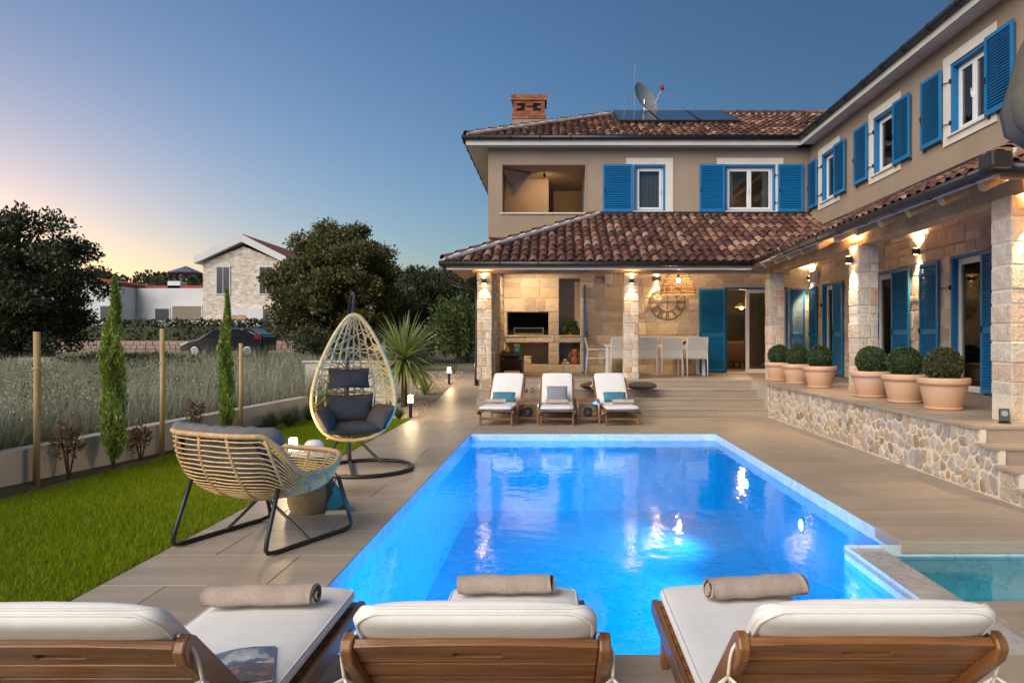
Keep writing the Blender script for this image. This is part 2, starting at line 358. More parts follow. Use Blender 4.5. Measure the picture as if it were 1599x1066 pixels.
# pool marble with mosaic veins
def marble(name, a, b, vein, rough=0.25):
    m = material(name, a, rough, b, 7, detail=8, lo=0.35, hi=0.65, coords='World', fine=0.08, fscale=60)
    N, L = m.node_tree.nodes, m.node_tree.links; bs = N['Principled BSDF']
    src = bs.inputs['Base Color'].links[0].from_socket
    g = N.new('ShaderNodeNewGeometry')
    nz = N.new('ShaderNodeTexNoise'); nz.inputs['Scale'].default_value = 3.2; nz.inputs['Detail'].default_value = 9; nz.inputs['Distortion'].default_value = 1.4
    L.new(g.outputs['Position'], nz.inputs['Vector'])
    ab = N.new('ShaderNodeMath'); ab.operation = 'SUBTRACT'; ab.inputs[1].default_value = 0.5; L.new(nz.outputs['Fac'], ab.inputs[0])
    a2 = N.new('ShaderNodeMath'); a2.operation = 'ABSOLUTE'; L.new(ab.outputs[0], a2.inputs[0])
    mr = N.new('ShaderNodeMapRange'); mr.inputs[1].default_value = 0.0; mr.inputs[2].default_value = 0.03; mr.inputs[3].default_value = 0.75; mr.inputs[4].default_value = 0.0
    L.new(a2.outputs[0], mr.inputs[0])
    x = N.new('ShaderNodeMix'); x.data_type = 'RGBA'; L.new(mr.outputs[0], x.inputs[0]); L.new(src, x.inputs[6]); x.inputs[7].default_value = (*vein, 1)
    L.new(x.outputs[2], bs.inputs['Base Color'])
marble('pool_marble', (0.60,0.76,0.88), (0.48,0.67,0.84), (0.36,0.54,0.74))
marble('spa_marble', (0.58,0.66,0.68), (0.50,0.60,0.63), (0.34,0.42,0.46))
marble('top_marble', (0.42,0.40,0.39), (0.36,0.35,0.345), (0.26,0.26,0.27), 0.2)
glass_mat('water', (0.06,0.70,1.0), bump=0.16, bscale=7.0, ior=1.33, rough=0.03, stretch=(1.0, 0.8, 1))
glass_mat('spa_water', (0.40,0.90,0.98), bump=0.12, bscale=6.0, ior=1.33, rough=0.03)
emitter('lamp_warm', (1.0,0.66,0.28), 14)
emitter('bollard_light', (1.0,0.84,0.56), 5)
emitter('bulb', (1.0,0.62,0.22), 30)
emitter('pool_lamp', (0.75,0.9,1.0), 30)
def light(name, kind, world, parent, power, col, radius=0.03, spot=None, blend=0.6):
    d = bpy.data.lights.new(name, kind); d.energy = power; d.color = col; d.shadow_soft_size = radius
    if spot: d.spot_size = R(spot); d.spot_blend = blend
    o = bpy.data.objects.new(name, d); return link(o, parent, world)
# ================================================================== SETTING
TZ = 0.66                                   # terrace level
def path_z(y): return 0.60 * sstep(13.4, 22.5, y)
def wall_x(y): return -5.70 + 0.58 * min(max((y - 6) / 7.8, -1.5), 1.25)     # line of the low garden wall
def ground_z(x, y):
    if x > wall_x(y) and y < 16.2: z = -0.035 + path_z(y)
    elif x > -5.0: z = -0.035 + path_z(y)
    else:
        z = 0.12 + 0.022 * max(y - 8, 0) if y < 38 else 0.78 + 0.09 * (y - 38)
        if y >= 55: z = 2.31 + 0.02 * (y - 55)
        if y < 8: z = 0.12
        if x < -5 and x > -7 and y > 16.2: z = min(z, 0.5)
    if y > 85:
        z += 15.5 * sstep(85, 175, y) * (0.82 + 0.30 * mnoise.noise((x * 0.012, y * 0.01, 3.3)))
    return z
xs = [-900,-500,-300,-200] + [-150 + 8*i for i in range(15)] + [-30 + 1.5*i for i in range(15)] + [-7.0,-6.2,-5.75,-5.3,-5.0,-4.2,-3.5,-2.825,-1.66,0,3,6.4,12,20,40,80,150,300,500,900]
ys = [-900,-300,-100,-40,-15,-6,-2] + [float(q) for q in range(1, 26)] + [26 + 2*i for i in range(17)] + [62,70,80,90,100,110,120,130,140,150,160,170,180,200,240,320,500,900]
vid = {}; gv = []; gf = []
def gvi(i, j):
    if (i, j) not in vid:
        vid[(i, j)] = len(gv); gv.append((xs[i], ys[j], ground_z(xs[i], ys[j])))
    return vid[(i, j)]
for i in range(len(xs)-1):
    for j in range(len(ys)-1):
        cx, cy = (xs[i]+xs[i+1])/2, (ys[j]+ys[j+1])/2
        if -2.825 < cx < 12 and -6 < cy < 19: continue      # deck, pool and terrace stand here
        gf.append((gvi(i,j), gvi(i+1,j), gvi(i+1,j+1), gvi(i,j+1)))
g = MB(); g.v = gv; g.f = gf
tag(g.build('ground', 'field', smooth=True), kind='structure')

# ---- lawn with real blades
lv, lf = [], []
NY = 30
for j in range(NY+1):
    y = -3 + 16.3*j/NY
    for i in range(5):
        a, b = wall_x(y) + 0.42, -2.83
        lv.append((a+(b-a)*i/4, y, -0.012))
for j in range(NY):
    for i in range(4): k = j*5+i; lf.append((k, k+1, k+6, k+5))
g = MB(); g.v = lv; g.f = lf; tag(g.build('lawn', 'lawn'), kind='structure')
def blades(n, x0f, x1f, y0, y1, h0, h1, w, zf, power=1.0, lean=0.5):
    u = nrg.random(n); y = y0 + (y1-y0)*u**power
    xa = np.array([x0f(t) for t in y]); xb = np.array([x1f(t) for t in y])
    x = xa + (xb-xa)*nrg.random(n)
    z = np.array([zf(a, b) for a, b in zip(x, y)])
    h = h0 + (h1-h0)*nrg.random(n); a = nrg.random(n)*2*np.pi; l = lean*h*nrg.random(n); la = nrg.random(n)*2*np.pi
    V = np.zeros((n, 3, 3)); c, s = np.cos(a)*w/2, np.sin(a)*w/2
    V[:,0] = np.stack([x-c, y-s, z], 1); V[:,1] = np.stack([x+c, y+s, z], 1)
    V[:,2] = np.stack([x+l*np.cos(la), y+l*np.sin(la), z+h], 1)
    return V.reshape(-1, 3), np.arange(3*n).reshape(-1, 3)
V1, F1 = blades(150000, lambda y: wall_x(y)+0.40, lambda y: -2.835, 2.6, 13.25, 0.03, 0.062, 0.006, lambda x, y: -0.014, 1.5, 0.9)
tag(np_obj('lawn_grass', V1, F1, 'grass_blade', kind='stuff'), 'short green mown lawn grass beside the pool deck', 'grass')

# ---- deck slabs
deck_root = bpy.data.objects.new('pool_deck', None); link(deck_root); deck_root['kind'] = 'structure'
slab_cache = {}
def slab_mesh(w, d, h):
    k = (round(w, 3), round(d, 3), round(h, 3))
    if k not in slab_cache:
        m = MB(); c = 0.003
        m.loft([[(-w/2,-d/2,-h),(w/2,-d/2,-h),(w/2,d/2,-h),(-w/2,d/2,-h)], [(-w/2,-d/2,-c),(w/2,-d/2,-c),(w/2,d/2,-c),(-w/2,d/2,-c)],
                [(-w/2+c,-d/2+c,0),(w/2-c,-d/2+c,0),(w/2-c,d/2-c,0),(-w/2+c,d/2-c,0)]])
        slab_cache[k] = m.mesh('slab', 'deck')
    return slab_cache[k]
def pave(parent, x0, x1, y0, y1, z, sx=1.2, sy=0.6, ox=0.0, oy=0.0, h=0.03, gap=0.004):
    i0 = math.floor((x0-ox)/sx); j0 = math.floor((y0-oy)/sy)
    j = j0
    while oy + j*sy < y1 - 1e-6:
        sh = (j % 2) * sx/2; i = i0 - 1
        while ox + i*sx + sh < x1 - 1e-6:
            a, b = max(x0, ox+i*sx+sh), min(x1, ox+(i+1)*sx+sh); c, d = max(y0, oy+j*sy), min(y1, oy+(j+1)*sy)
            if b-a > 0.03 and d-c > 0.03:
                inst('slab', slab_mesh(b-a-gap, d-c-gap, h), parent, T((a+b)/2, (c+d)/2, z))
            i += 1
        j += 1
PX0, PX1, PX2, PY0, PY1, PYS = -1.41, 2.57, 2.13, 3.28, 11.1, 5.06     # pool outline
DECK = [(-2.82, PX0, -3.0, 13.55), (PX0, 4.2, PY1, 13.55), (PX1, 4.2, 5.45, PY1), (4.2, 8.0, -3.0, 5.88), (PX0, 4.2, -3.0, PY0), (2.40, 4.2, PY0, 3.95)]
for r_ in DECK: pave(deck_root, *r_, 0.0)
m = MB()
for x0, x1, y0, y1 in DECK: m.box(x0+.012, x1-.012, y0+.012, y1-.012, -0.20, -0.018)
m.build('slab_bed', 'deck_joint', deck_root)
# the path that climbs beside the steps
pr = bpy.data.objects.new('garden_path', None); link(pr); pr['kind'] = 'structure'
y = 13.55
while y < 24:
    m = MB(); a, b = y+0.002, y+0.598
    m.loft([[(-2.82,a,path_z(y)-.1),(-1.67,a,path_z(y)-.1),(-1.67,b,path_z(y+.6)-.1),(-2.82,b,path_z(y+.6)-.1)],
            [(-2.82,a,path_z(y)+.002),(-1.67,a,path_z(y)+.002),(-1.67,b,path_z(y+.6)+.002),(-2.82,b,path_z(y+.6)+.002)]])
    m.build('slab', 'deck', pr); y += 0.6

# ---- pool and spa
WZ = -0.11; SZ = -0.085; PB = -1.25
outline = [(PX0,PY0),(PX2,PY0),(PX2,PYS),(PX1,PYS),(PX1,PY1),(PX0,PY1)]
pool = bpy.data.objects.new('swimming_pool', None); link(pool); pool['kind'] = 'structure'
m = MB()
for k in range(6):
    (ax, ay), (bx, by) = outline[k], outline[(k+1) % 6]
    m.add([(ax,ay,-0.006),(bx,by,-0.006),(bx,by,PB),(ax,ay,PB)], [(0,1,2,3)])
m.build('pool_wall', 'pool_marble', pool)
m = MB(); m.add([(x,y,PB) for x, y in outline], [(0,1,2,3,4,5)]); m.build('pool_floor', 'pool_marble', pool)
m = MB(); m.add([(x,y,WZ) for x, y in outline], [(0,1,2,3,4,5)])
tag(m.build('pool_water', 'water'), kind='structure')
# low marble wall between pool and spa, and the spa
SX0, SX1, SY0, SY1 = 2.40, 4.3, 3.95, 5.04
sp = bpy.data.objects.new('spa_pool', None); link(sp); sp['kind'] = 'structure'
m = MB(); m.box(PX2+.004, SX0-.004, PY0+.004, PYS-.004, PB+.002, -0.062); m.build('dividing_wall', 'pool_marble', sp, bevel=0.006)
m = MB(); m.box(PX2-.006, SX0+.006, PY0+.002, PYS+.006, -0.061, -0.03); m.build('wall_top', 'top_marble', sp, bevel=0.004)
m = MB()
m.add([(SX0,SY1,0),(SX1,SY1,0),(SX1,SY1,-.75),(SX0,SY1,-.75)], [(0,1,2,3)])
m.add([(SX0,SY0,-.004),(SX1,SY0,-.004),(SX1,SY0,-.75),(SX0,SY0,-.75)], [(3,2,1,0)])
m.add([(SX1,SY0,-.004),(SX1,SY1,-.004),(SX1,SY1,-.75),(SX1,SY0,-.75)], [(0,1,2,3)])
m.add([(SX0+.001,SY0,-.06),(SX0+.001,SY1,-.06),(SX0+.001,SY1,-.75),(SX0+.001,SY0,-.75)], [(0,1,2,3)])
m.build('spa_wall', 'spa_marble', sp)
m = MB(); m.add([(SX0,SY0,-.75),(SX1,SY0,-.75),(SX1,SY1,-.75),(SX0,SY1,-.75)], [(0,1,2,3)]); m.build('spa_floor', 'spa_marble', sp)
m = MB(); m.box(SX0+.002, SX1, SY1-0.38, SY1-.002, -.749, -.40).box(SX0+1.2, SX1, SY0+.002, SY0+.4, -.749, -.40); m.build('spa_bench', 'spa_marble', sp, bevel=0.01)
m = MB(); m.lathe([(0.045,0),(0.05,0.006),(0.02,0.010)], 16, (2.86, 4.84, -.399)); m.build('drain_cover', 'black_metal', sp)
m = MB(); m.add([(SX0,SY0,SZ),(SX1,SY0,SZ),(SX1,SY1,SZ),(SX0,SY1,SZ)], [(0,1,2,3)]); tag(m.build('spa_water', 'spa_water'), kind='structure')
for i in range(3):
    m = MB(); m.box(2.545+1.2*i if i else 2.535, 2.545+1.2*(i+1)-.004, 5.04-.012, 5.45, -0.06, 0.028); m.build('coping_slab', 'deck', sp, bevel=0.006)
def pool_light(y, z, label, power, x=PX1, ang=0, col=(0.05,0.53,1.0), tilt=84, cone=120):
    Q = T(x, y, z) @ RZ(R(ang)); t = thing('pool_light', label, 'light', Q @ RY(R(-90)), 'underwater pool lights')
    m = MB(); m.lathe([(0.085,0.0),(0.085,0.012),(0.075,0.018),(0.060,0.018)], 20, cap0=False, cap1=False); m.build('bezel', 'steel', t, WM[t])
    m = MB(); m.lathe([(0.062,0.010),(0.050,0.022),(0.02,0.028)], 16); m.build('lens', 'pool_lamp', t, WM[t], smooth=True)
    light('pool_lamp_light', 'SPOT', Q @ T(-.10, 0, 0) @ RY(R(tilt)), t, power, col, 0.12, cone, .8)
    return t
pool_light(9.2, -0.42, 'round underwater light on the pool wall closer to the steps', 120)
pool_light(7.15, -0.42, 'round underwater light on the pool wall closer to the spa', 130)
pool_light(4.2, -0.42, 'added underwater light on the marble wall dividing pool and spa', 10, x=PX2)  # extra pool lamp, added with no visible source
pool_light(PY0, -0.5, 'added unseen underwater light on the near end wall below the lounger with the magazine', 150, x=-.5, ang=-90, tilt=87, cone=100)  # added out of view to even out the pool glow
pool_light(PY0, -0.5, 'added unseen underwater light on the near end wall below the middle lounger', 170, x=1.2, ang=-90, tilt=87, cone=105)  # second unseen fill lamp for the pool floor and far wall
sl = pool_light(4.25, -0.45, 'added underwater light brightening the small spa pool', 40, x=SX1, col=(0.35,0.85,1.0))  # added lamp that brightens the spa water

# ---- terrace with steps
ter = bpy.data.objects.new('terrace', None); link(ter); ter['kind'] = 'structure'
NOSE = [13.55, 14.0, 14.45, 14.9]
m = MB(); m.box(4.24, 9.0, 6.80, 14.93, -0.1, TZ-.031).box(-1.64, 9.0, 14.93, 25.0, -0.1, TZ-.0312); m.build('core', 'concrete', ter)
pave(ter, 4.26, 6.78, 6.77, 14.9, TZ, ox=0.3); pave(ter, -1.66, 6.78, 14.9, 18.32, TZ, ox=0.3)
steps = bpy.data.objects.new('terrace_steps', None); link(steps, None, T(0, 13.55, 0)); steps['kind'] = 'structure'
for k in range(4):
    zt = 0.165*(k+1); y0 = NOSE[k]; y1 = NOSE[k+1] if k < 3 else 14.96
    m = MB(); m.box(-1.64, 4.262, y0+0.025, y1+0.02, 0.165*k-.02, zt-.031)
    st = m.build('step', 'deck', steps)
    if k < 3:
        x = -1.66
        while x < 4.26-.01:
            w = min(1.2, 4.26-x); b = inst('tread', slab_mesh(w-.004, y1+.02-y0, 0.03), st, T(x+w/2, (y0+y1+.02)/2, zt)); x += w
    x = -1.66 - (k % 2)*0.6
    while x < 4.26-.01:
        a = max(x, -1.655); w = min(x+1.2, 4.26)-a
        mm = MB(); mm.box(a+.002, a+w-.002, y0+.012, y0+.026, 0.165*k+.001, zt-.032); mm.build('riser', 'deck', st); x += 1.2
side = bpy.data.objects.new('side_steps', None); link(side, None, T(5.4, 6.77, 0)); side['kind'] = 'structure'
SN = [(6.77, 0.66), (6.48, 0.495), (6.19, 0.33), (5.90, 0.165)]
for k, (yn, zt) in enumerate(SN):
    yb = 6.82 if k == 0 else SN[k-1][0] + 0.02
    m = MB(); m.box(4.26, 8.0, yn+.02, yb+.05, -.05, zt-.031); st = m.build('step', 'deck', side)
    if k:
        for i in range(3): inst('tread', slab_mesh(1.24-.004, yb-yn, 0.03), st, T(4.27+.62+1.24*i, (yn+yb)/2, zt))

# ---- rubble stone retaining wall
def vor_cells(x0, x1, z0, z1, n, rr, asp=1.0):
    pts = []; tries = 0
    dmin = math.sqrt((x1-x0)*(z1-z0)/n)*0.74
    while len(pts) < n and tries < n*400:
        tries += 1
        p = (rr.uniform(x0, x1), rr.uniform(z0, z1))
        if all(((p[0]-q[0])/asp)**2+(p[1]-q[1])**2 > (dmin*rr.uniform(.8, 1.1))**2 for q in pts): pts.append(p)
    cells = []
    for p in pts:
        poly = [(x0,z0),(x1,z0),(x1,z1),(x0,z1)]
        for q in pts:
            if q is p or abs(q[0]-p[0]) > 6*dmin: continue
            mx, mz = (p[0]+q[0])/2, (p[1]+q[1])/2; nx, nz = q[0]-p[0], q[1]-p[1]
            out = []
            for i in range(len(poly)):
                a, b = poly[i], poly[(i+1) % len(poly)]
                da = (a[0]-mx)*nx+(a[1]-mz)*nz; db = (b[0]-mx)*nx+(b[1]-mz)*nz
                if da <= 0: out.append(a)
                if (da < 0 < db) or (db < 0 < da):
                    t = da/(da-db); out.append((a[0]+(b[0]-a[0])*t, a[1]+(b[1]-a[1])*t))
            poly = out
            if len(poly) < 3: break
        if len(poly) >= 3: cells.append(poly)
    return cells
def stone_from_poly(poly, depth, gap, rr, chaikin=True, bev=0.012):
    cx = sum(p[0] for p in poly)/len(poly); cz = sum(p[1] for p in poly)/len(poly)
    rad = math.sqrt(sum((p[0]-cx)**2+(p[1]-cz)**2 for p in poly)/len(poly))
    k = max(0.3, 1-gap/rad)
    P = [((p[0]-cx)*k, (p[1]-cz)*k) for p in poly]
    if chaikin:
        Q = []
        for i in range(len(P)):
            a, b = P[i], P[(i+1) % len(P)]; t = rr.uniform(.10, .22)
            Q += [(a[0]+(b[0]-a[0])*t, a[1]+(b[1]-a[1])*t), (a[0]+(b[0]-a[0])*(1-t), a[1]+(b[1]-a[1])*(1-t))]
        P = Q
    n = len(P); kb = max(0.5, 1-bev/rad)
    j = lambda s: rr.uniform(-s, s)
    back = [(p[0], 0.004, p[1]) for p in P]
    mid = [(p[0]+j(.003), -depth*0.55, p[1]+j(.003)) for p in P]
    fr = [(p[0]*kb+j(.003), -depth+j(.003), p[1]*kb+j(.003)) for p in P]
    m = MB(); vs = back+mid+fr+[(0, -depth*1.06, 0)]
    fs = [(i, (i+1) % n, n+(i+1) % n, n+i) for i in range(n)] + [(n+i, n+(i+1) % n, 2*n+(i+1) % n, 2*n+i) for i in range(n)] + [(2*n+i, 2*n+(i+1) % n, 3*n) for i in range(n)]
    m.add(vs, [f[::-1] for f in fs] if _ccw(P) < 0 else fs)
    return m, cx, cz
def _ccw(P): return sum(P[i][0]*P[(i+1) % len(P)][1]-P[(i+1) % len(P)][0]*P[i][1] for i in range(len(P)))
WINGF = lambda x, y0: T(x, y0, 0) @ RZ(R(-90))      # facade frame: local x runs towards -Y, local y inward (+X)
rw = thing('retaining_wall', 'low rubble stone wall with pale mortar carrying the potted terrace', 'wall', T(4.2, 9.7, 0))
m = MB(); m.box(4.2, 4.26, 6.775, 13.62, -.05, TZ-.034).box(4.2, 4.258, 6.48, 6.775, -.05, 0.462).box(4.2, 4.258, 6.19, 6.48, -.05, 0.297).box(4.2, 4.258, 5.9, 6.19, -.05, 0.132)
m.build('mortar', 'rubble_mortar', rw)
rr = random.Random(21)
F = WINGF(4.2, 0)
for (a, b, h, n) in ((6.79, 13.55, 0.615, 250), (6.49, 6.77, 0.45, 8), (6.20, 6.475, 0.285, 5), (5.91, 6.185, 0.12, 2)):
    for poly in vor_cells(-b, -a, 0.012, h, n, rr, 0.85):
        sm, cx, cz = stone_from_poly(poly, rr.uniform(.010, .018), rr.uniform(.014, .026), rr, True, 0.006)
        o = bpy.data.objects.new('stone', sm.mesh('stone', 'rubble')); link(o, rw, F @ T(cx, 0, cz))
y = 6.77
while y < 13.6:
    w = min(1.2, 13.6-y); inst('coping_slab', slab_mesh(0.075+0.04, w-.004, 0.03), rw, T(4.2025, y+w/2, TZ+.001)); y += w
for yn, zt in SN[1:]:
    inst('coping_slab', slab_mesh(0.11, 0.296, 0.03), rw, T(4.205, yn+.148-.004, zt))
# ================================================================== VILLA
villa = thing('villa', 'two storey stone and plaster villa with blue shutters and clay tile roofs', 'house', T(2.5, 18.3, TZ))
YB, XW = 18.3, 6.75
FB = T(0, YB, 0)                       # back facade frame (local x = X)
FW = WINGF(XW, 0)                      # wing facade frame (local x = -Y)
def wall(name, mat, F, u0, u1, z0, z1, holes=(), th=0.3, parent=villa):
    us = sorted({u0, u1, *[h[0] for h in holes], *[h[1] for h in holes]}); zs = sorted({z0, z1, *[h[2] for h in holes], *[h[3] for h in holes]})
    us = [u for u in us if u0 <= u <= u1]; zs = [z for z in zs if z0 <= z <= z1]
    solid = lambda u, z: u0 < u < u1 and z0 < z < z1 and not any(h[0] < u < h[1] and h[2] < z < h[3] for h in holes)
    m = MB()
    for i in range(len(us)-1):
        for j in range(len(zs)-1):
            a, b, c, d = us[i], us[i+1], zs[j], zs[j+1]; cu, cz = (a+b)/2, (c+d)/2
            if not solid(cu, cz): continue
            m.add([(a,0,c),(b,0,c),(b,0,d),(a,0,d)], [(0,1,2,3)]); m.add([(a,th,c),(b,th,c),(b,th,d),(a,th,d)], [(3,2,1,0)])
            if i == 0 or not solid((us[i-1]+a)/2, cz): m.add([(a,0,c),(a,th,c),(a,th,d),(a,0,d)], [(3,2,1,0)])
            if i == len(us)-2 or not solid((us[i+2]+b)/2, cz): m.add([(b,0,c),(b,th,c),(b,th,d),(b,0,d)], [(0,1,2,3)])
            if j == 0 or not solid(cu, (zs[j-1]+c)/2): m.add([(a,0,c),(b,0,c),(b,th,c),(a,th,c)], [(3,2,1,0)])
            if j == len(zs)-2 or not solid(cu, (zs[j+2]+d)/2): m.add([(a,0,d),(b,0,d),(b,th,d),(a,th,d)], [(0,1,2,3)])
    return m.build(name, mat, parent, F)
def ashlar(parent, F, u0, u1, z0, z1, holes, hr, wr, rr, mat='stone', depth=(.012, .026), gap=.011, name='stone'):
    zs = sorted({z0, z1, *[h[2] for h in holes if z0 < h[2] < z1], *[h[3] for h in holes if z0 < h[3] < z1]})
    for k in range(len(zs)-1):
        span = zs[k+1]-zs[k]; n = max(1, round(span/((hr[0]+hr[1])/2)))
        cuts = [rr.uniform(hr[0], hr[1]) for _ in range(n)]; t = sum(cuts); z = zs[k]
        for c in cuts:
            za, zb = z, z+c*span/t; z = zb
            iv = [(u0, u1)]
            for h in holes:
                if h[2] < (za+zb)/2 < h[3]:
                    nv = []
                    for a, b in iv:
                        if h[0] > a: nv.append((a, min(b, h[0])))
                        if h[1] < b: nv.append((max(a, h[1]), b))
                    iv = [q for q in nv if q[1]-q[0] > 0.02]
            for a, b in iv:
                u = a
                while u < b-1e-6:
                    w = rr.uniform(*wr)
                    if b-(u+w) < wr[0]*0.6: w = b-u
                    sub = [(za, zb)]
                    if zb-za > 0.22 and rr.random() < 0.22: q = za+(zb-za)*rr.uniform(.4, .6); sub = [(za, q), (q, zb)]
                    for qa, qb in sub:
                        if w < 0.06 or qb-qa < 0.05: continue
                        j = lambda s=.012: rr.uniform(-s, s)
                        x0, x1, y0, y1 = u+gap/2, u+w-gap/2, qa+gap/2, qb-gap/2; c1 = min(.03, (x1-x0)*.2, (y1-y0)*.2)
                        poly = [(x0+c1*rr.uniform(.2,1), y0), ((x0+x1)/2, y0+abs(j(.006))), (x1-c1*rr.uniform(.2,1), y0), (x1, y0+c1*rr.uniform(.2,1)), (x1, y1-c1*rr.uniform(.2,1)), (x1-c1*rr.uniform(.2,1), y1), ((x0+x1)/2, y1-abs(j(.006))), (x0+c1*rr.uniform(.2,1), y1), (x0, y1-c1*rr.uniform(.2,1)), (x0, y0+c1*rr.uniform(.2,1))]
                        sm, cx, cz = stone_from_poly(poly, rr.uniform(*depth), 0.0, rr, False, 0.012)
                        o = bpy.data.objects.new(name, sm.mesh('stone', mat)); link(o, parent, F @ T(cx, 0, cz))
                    u += w
rs = random.Random(5)
# --- ground floor walls
GRILL = (-1.35, -0.23, 1.67, 2.29); NICHE = (0.05, 0.62, 1.67, 3.2); LOWA = (-1.35, -0.23, 0.88, 1.47); LOWB = (0.05, 0.62, 0.88, 1.47)
DOOR = (4.5, 6.19, TZ, 2.95)
bh = [GRILL, NICHE, LOWA, LOWB, DOOR]
bw = wall('stone_wall', 'mortar', FB, -1.44, 6.75, TZ, 4.29, bh, 0.3)
ashlar(bw, FB, -1.44, 6.74, TZ+.005, 3.45, bh, (.20, .36), (.24, .62), rs)
wd = [(-11.71, -10.77, TZ, 2.95), (-14.58, -13.65, TZ, 2.95), (-17.39, -16.56, TZ, 2.95)]
ww = wall('stone_wall', 'mortar', FW, -18.3, -2.0, TZ, 4.0, wd, 0.3)
ashlar(ww, FW, -18.28, -8.6, TZ+.005, 3.75, wd, (.20, .38), (.24, .62), rs)
FS = T(-1.44, 0, 0) @ RZ(R(90))
sw = wall('stone_wall', 'mortar', FS, 15.525, 18.28, TZ-.3, 3.2, (), 0.33)
ashlar(sw, FS, 15.53, 18.27, TZ+.005, 3.19, (), (.18, .32), (.22, .5), rs)
FE = T(-1.77, 0, 0) @ RZ(R(-90))       # outer face of the side wall
ashlar(sw, FE, -18.27, -15.53, 0.4, 3.19, (), (.18, .32), (.22, .5), rs)
# recesses behind the barbecue openings
def recess(h, d, mat):
    a, b, c, e = h; m = MB()
    m.add([(a,.3,c),(b,.3,c),(b,.3,e),(a,.3,e),(a,d,c),(b,d,c),(b,d,e),(a,d,e)], [(4,5,6,7),(0,1,5,4),(1,2,6,5),(2,3,7,6),(3,0,4,7)])
    return m.build('recess', mat, villa, FB)
recess(GRILL, .75, 'soot'); recess(NICHE, .6, 'concrete'); recess(LOWA, .65, 'concrete'); recess(LOWB, .65, 'concrete')
m = MB(); m.box(-1.38, -0.20, -.05, -.001, 1.63, 1.668); m.build('ledge', 'stone', villa, FB, bevel=.006)
m = MB(); m.box(0.02, 0.65, -.05, -.001, 1.63, 1.668); m.build('ledge', 'stone', villa, FB, bevel=.006)
# --- upper floor walls
LOG = (-1.47, 0.755, 4.95, 6.23); W1 = (2.06, 2.90, 4.99, 6.23); W2 = (4.49, 5.85, 4.99, 6.23)
wall('plaster_wall', 'plaster', FB, -1.85, 6.75, 4.292, 6.68, [LOG, W1, W2], 0.3)
wu = [(-11.70, -10.67, 5.03, 6.23), (-14.55, -13.60, 5.03, 6.23), (-17.40, -16.50, 5.03, 6.23)]
wall('plaster_wall', 'plaster', FW, -18.3, -2.0, 4.002, 6.68, wu, 0.3)
wall('plaster_wall', 'plaster', T(-1.85, 0, 0) @ RZ(R(-90)), -26.0, -18.602, 0.0, 6.68, (), 0.3)
m = MB(); m.box(0.775, 0.79, -.012, 0, 4.3, 6.68); m.build('wall_joint', 'plaster', villa, FB)
# loggia room
a, b, c, e = LOG; m = MB()
m.add([(a,.3,c),(b,.3,c),(b,.3,e),(a,.3,e),(a,1.6,c),(b,1.6,c),(b,1.6,e),(a,1.6,e)], [(0,1,5,4),(1,2,6,5),(2,3,7,6),(3,0,4,7)])
m.add([(a,1.6,c),(-.25,1.6,c),(-.25,1.6,e),(a,1.6,e),(-.25,3.2,c),(-.25,3.2,e)], [(0,1,2,3),(1,4,5,2)])
m.add([(-.25,3.2,c),(b,3.2,c),(b,3.2,e),(-.25,3.2,e)], [(0,1,2,3)]); m.add([(b,1.6,c),(b,3.2,c),(b,3.2,e),(b,1.6,e)], [(0,1,2,3)])
m.add([(-.25,1.6,c),(b,1.6,c),(b,3.2,c),(-.25,3.2,c)], [(0,1,2,3)]); m.add([(-.25,1.6,e),(b,1.6,e),(b,3.2,e),(-.25,3.2,e)], [(3,2,1,0)])
m.build('loggia_room', 'plaster', villa, FB)
m = MB(); m.add([(a+.01,.32,6.2),(a+.8,.9,6.2),(a+.25,.9,5.75),(a+.01,.34,6.1)], [(0,1,2,3)]); m.prism([(a+.02,6.2),(a+.75,6.2),(a+.22,5.55)], .75, .95); m.build('brace', 'plaster', villa, FB)
m = MB(); m.box(a-.05, b+.03, -.04, .28, 4.91, 4.949); m.build('sill', 'white_plaster', villa, FB, bevel=.004)

# --- windows, doors, shutters
def louvre_leaf(F, x0, w, z0, h, parent, rail=True, label=None):
    """a louvred shutter leaf standing in front of the wall; F local y<0 is outside"""
    st = 0.055; m = MB(); y0, y1 = -0.085, -0.045
    m.box(x0, x0+st, y0, y1, z0, z0+h).box(x0+w-st, x0+w, y0, y1, z0, z0+h).box(x0+st, x0+w-st, y0+.001, y1-.001, z0, z0+st*1.3).box(x0+st, x0+w-st, y0+.001, y1-.001, z0+h-st*1.2, z0+h)
    zr = []
    if rail: m.box(x0+st, x0+w-st, y0+.001, y1-.001, z0+h*.42, z0+h*.42+.09); zr = [(z0+st*1.3, z0+h*.42), (z0+h*.42+.09, z0+h-st*1.2)]
    else: zr = [(z0+st*1.3, z0+h-st*1.2)]
    sh = m.build('shutter', 'blue_paint', parent, F, bevel=.004)
    m = MB()
    for a, b in zr:
        n = max(2, round((b-a)/.048))
        for i in range(n):
            zc = a+(b-a)*(i+.5)/n
            m.box(-(w/2-st)-.004, w/2-st+.004, -.028, .028, -.0045, .0045, T(x0+w/2, -.064, zc) @ RX(R(50)))
    m.build('louvres', 'blue_paint', sh, F, kind='stuff')
    return sh
def hinges(F, x0, x1, zs, sh):
    for z in zs:
        m = MB(); m.tube([(x0,-.05,z),((x0+x1)/2,-.055,z-.008),((x0+x1)/2,-.03,z-.012),(x1,-.02,z-.012)], .010, 6); m.box(x1-.008, x1+.008, -.035, .0, z-.045, z+.03)
        m.build('hinge', 'black_metal', sh, F)
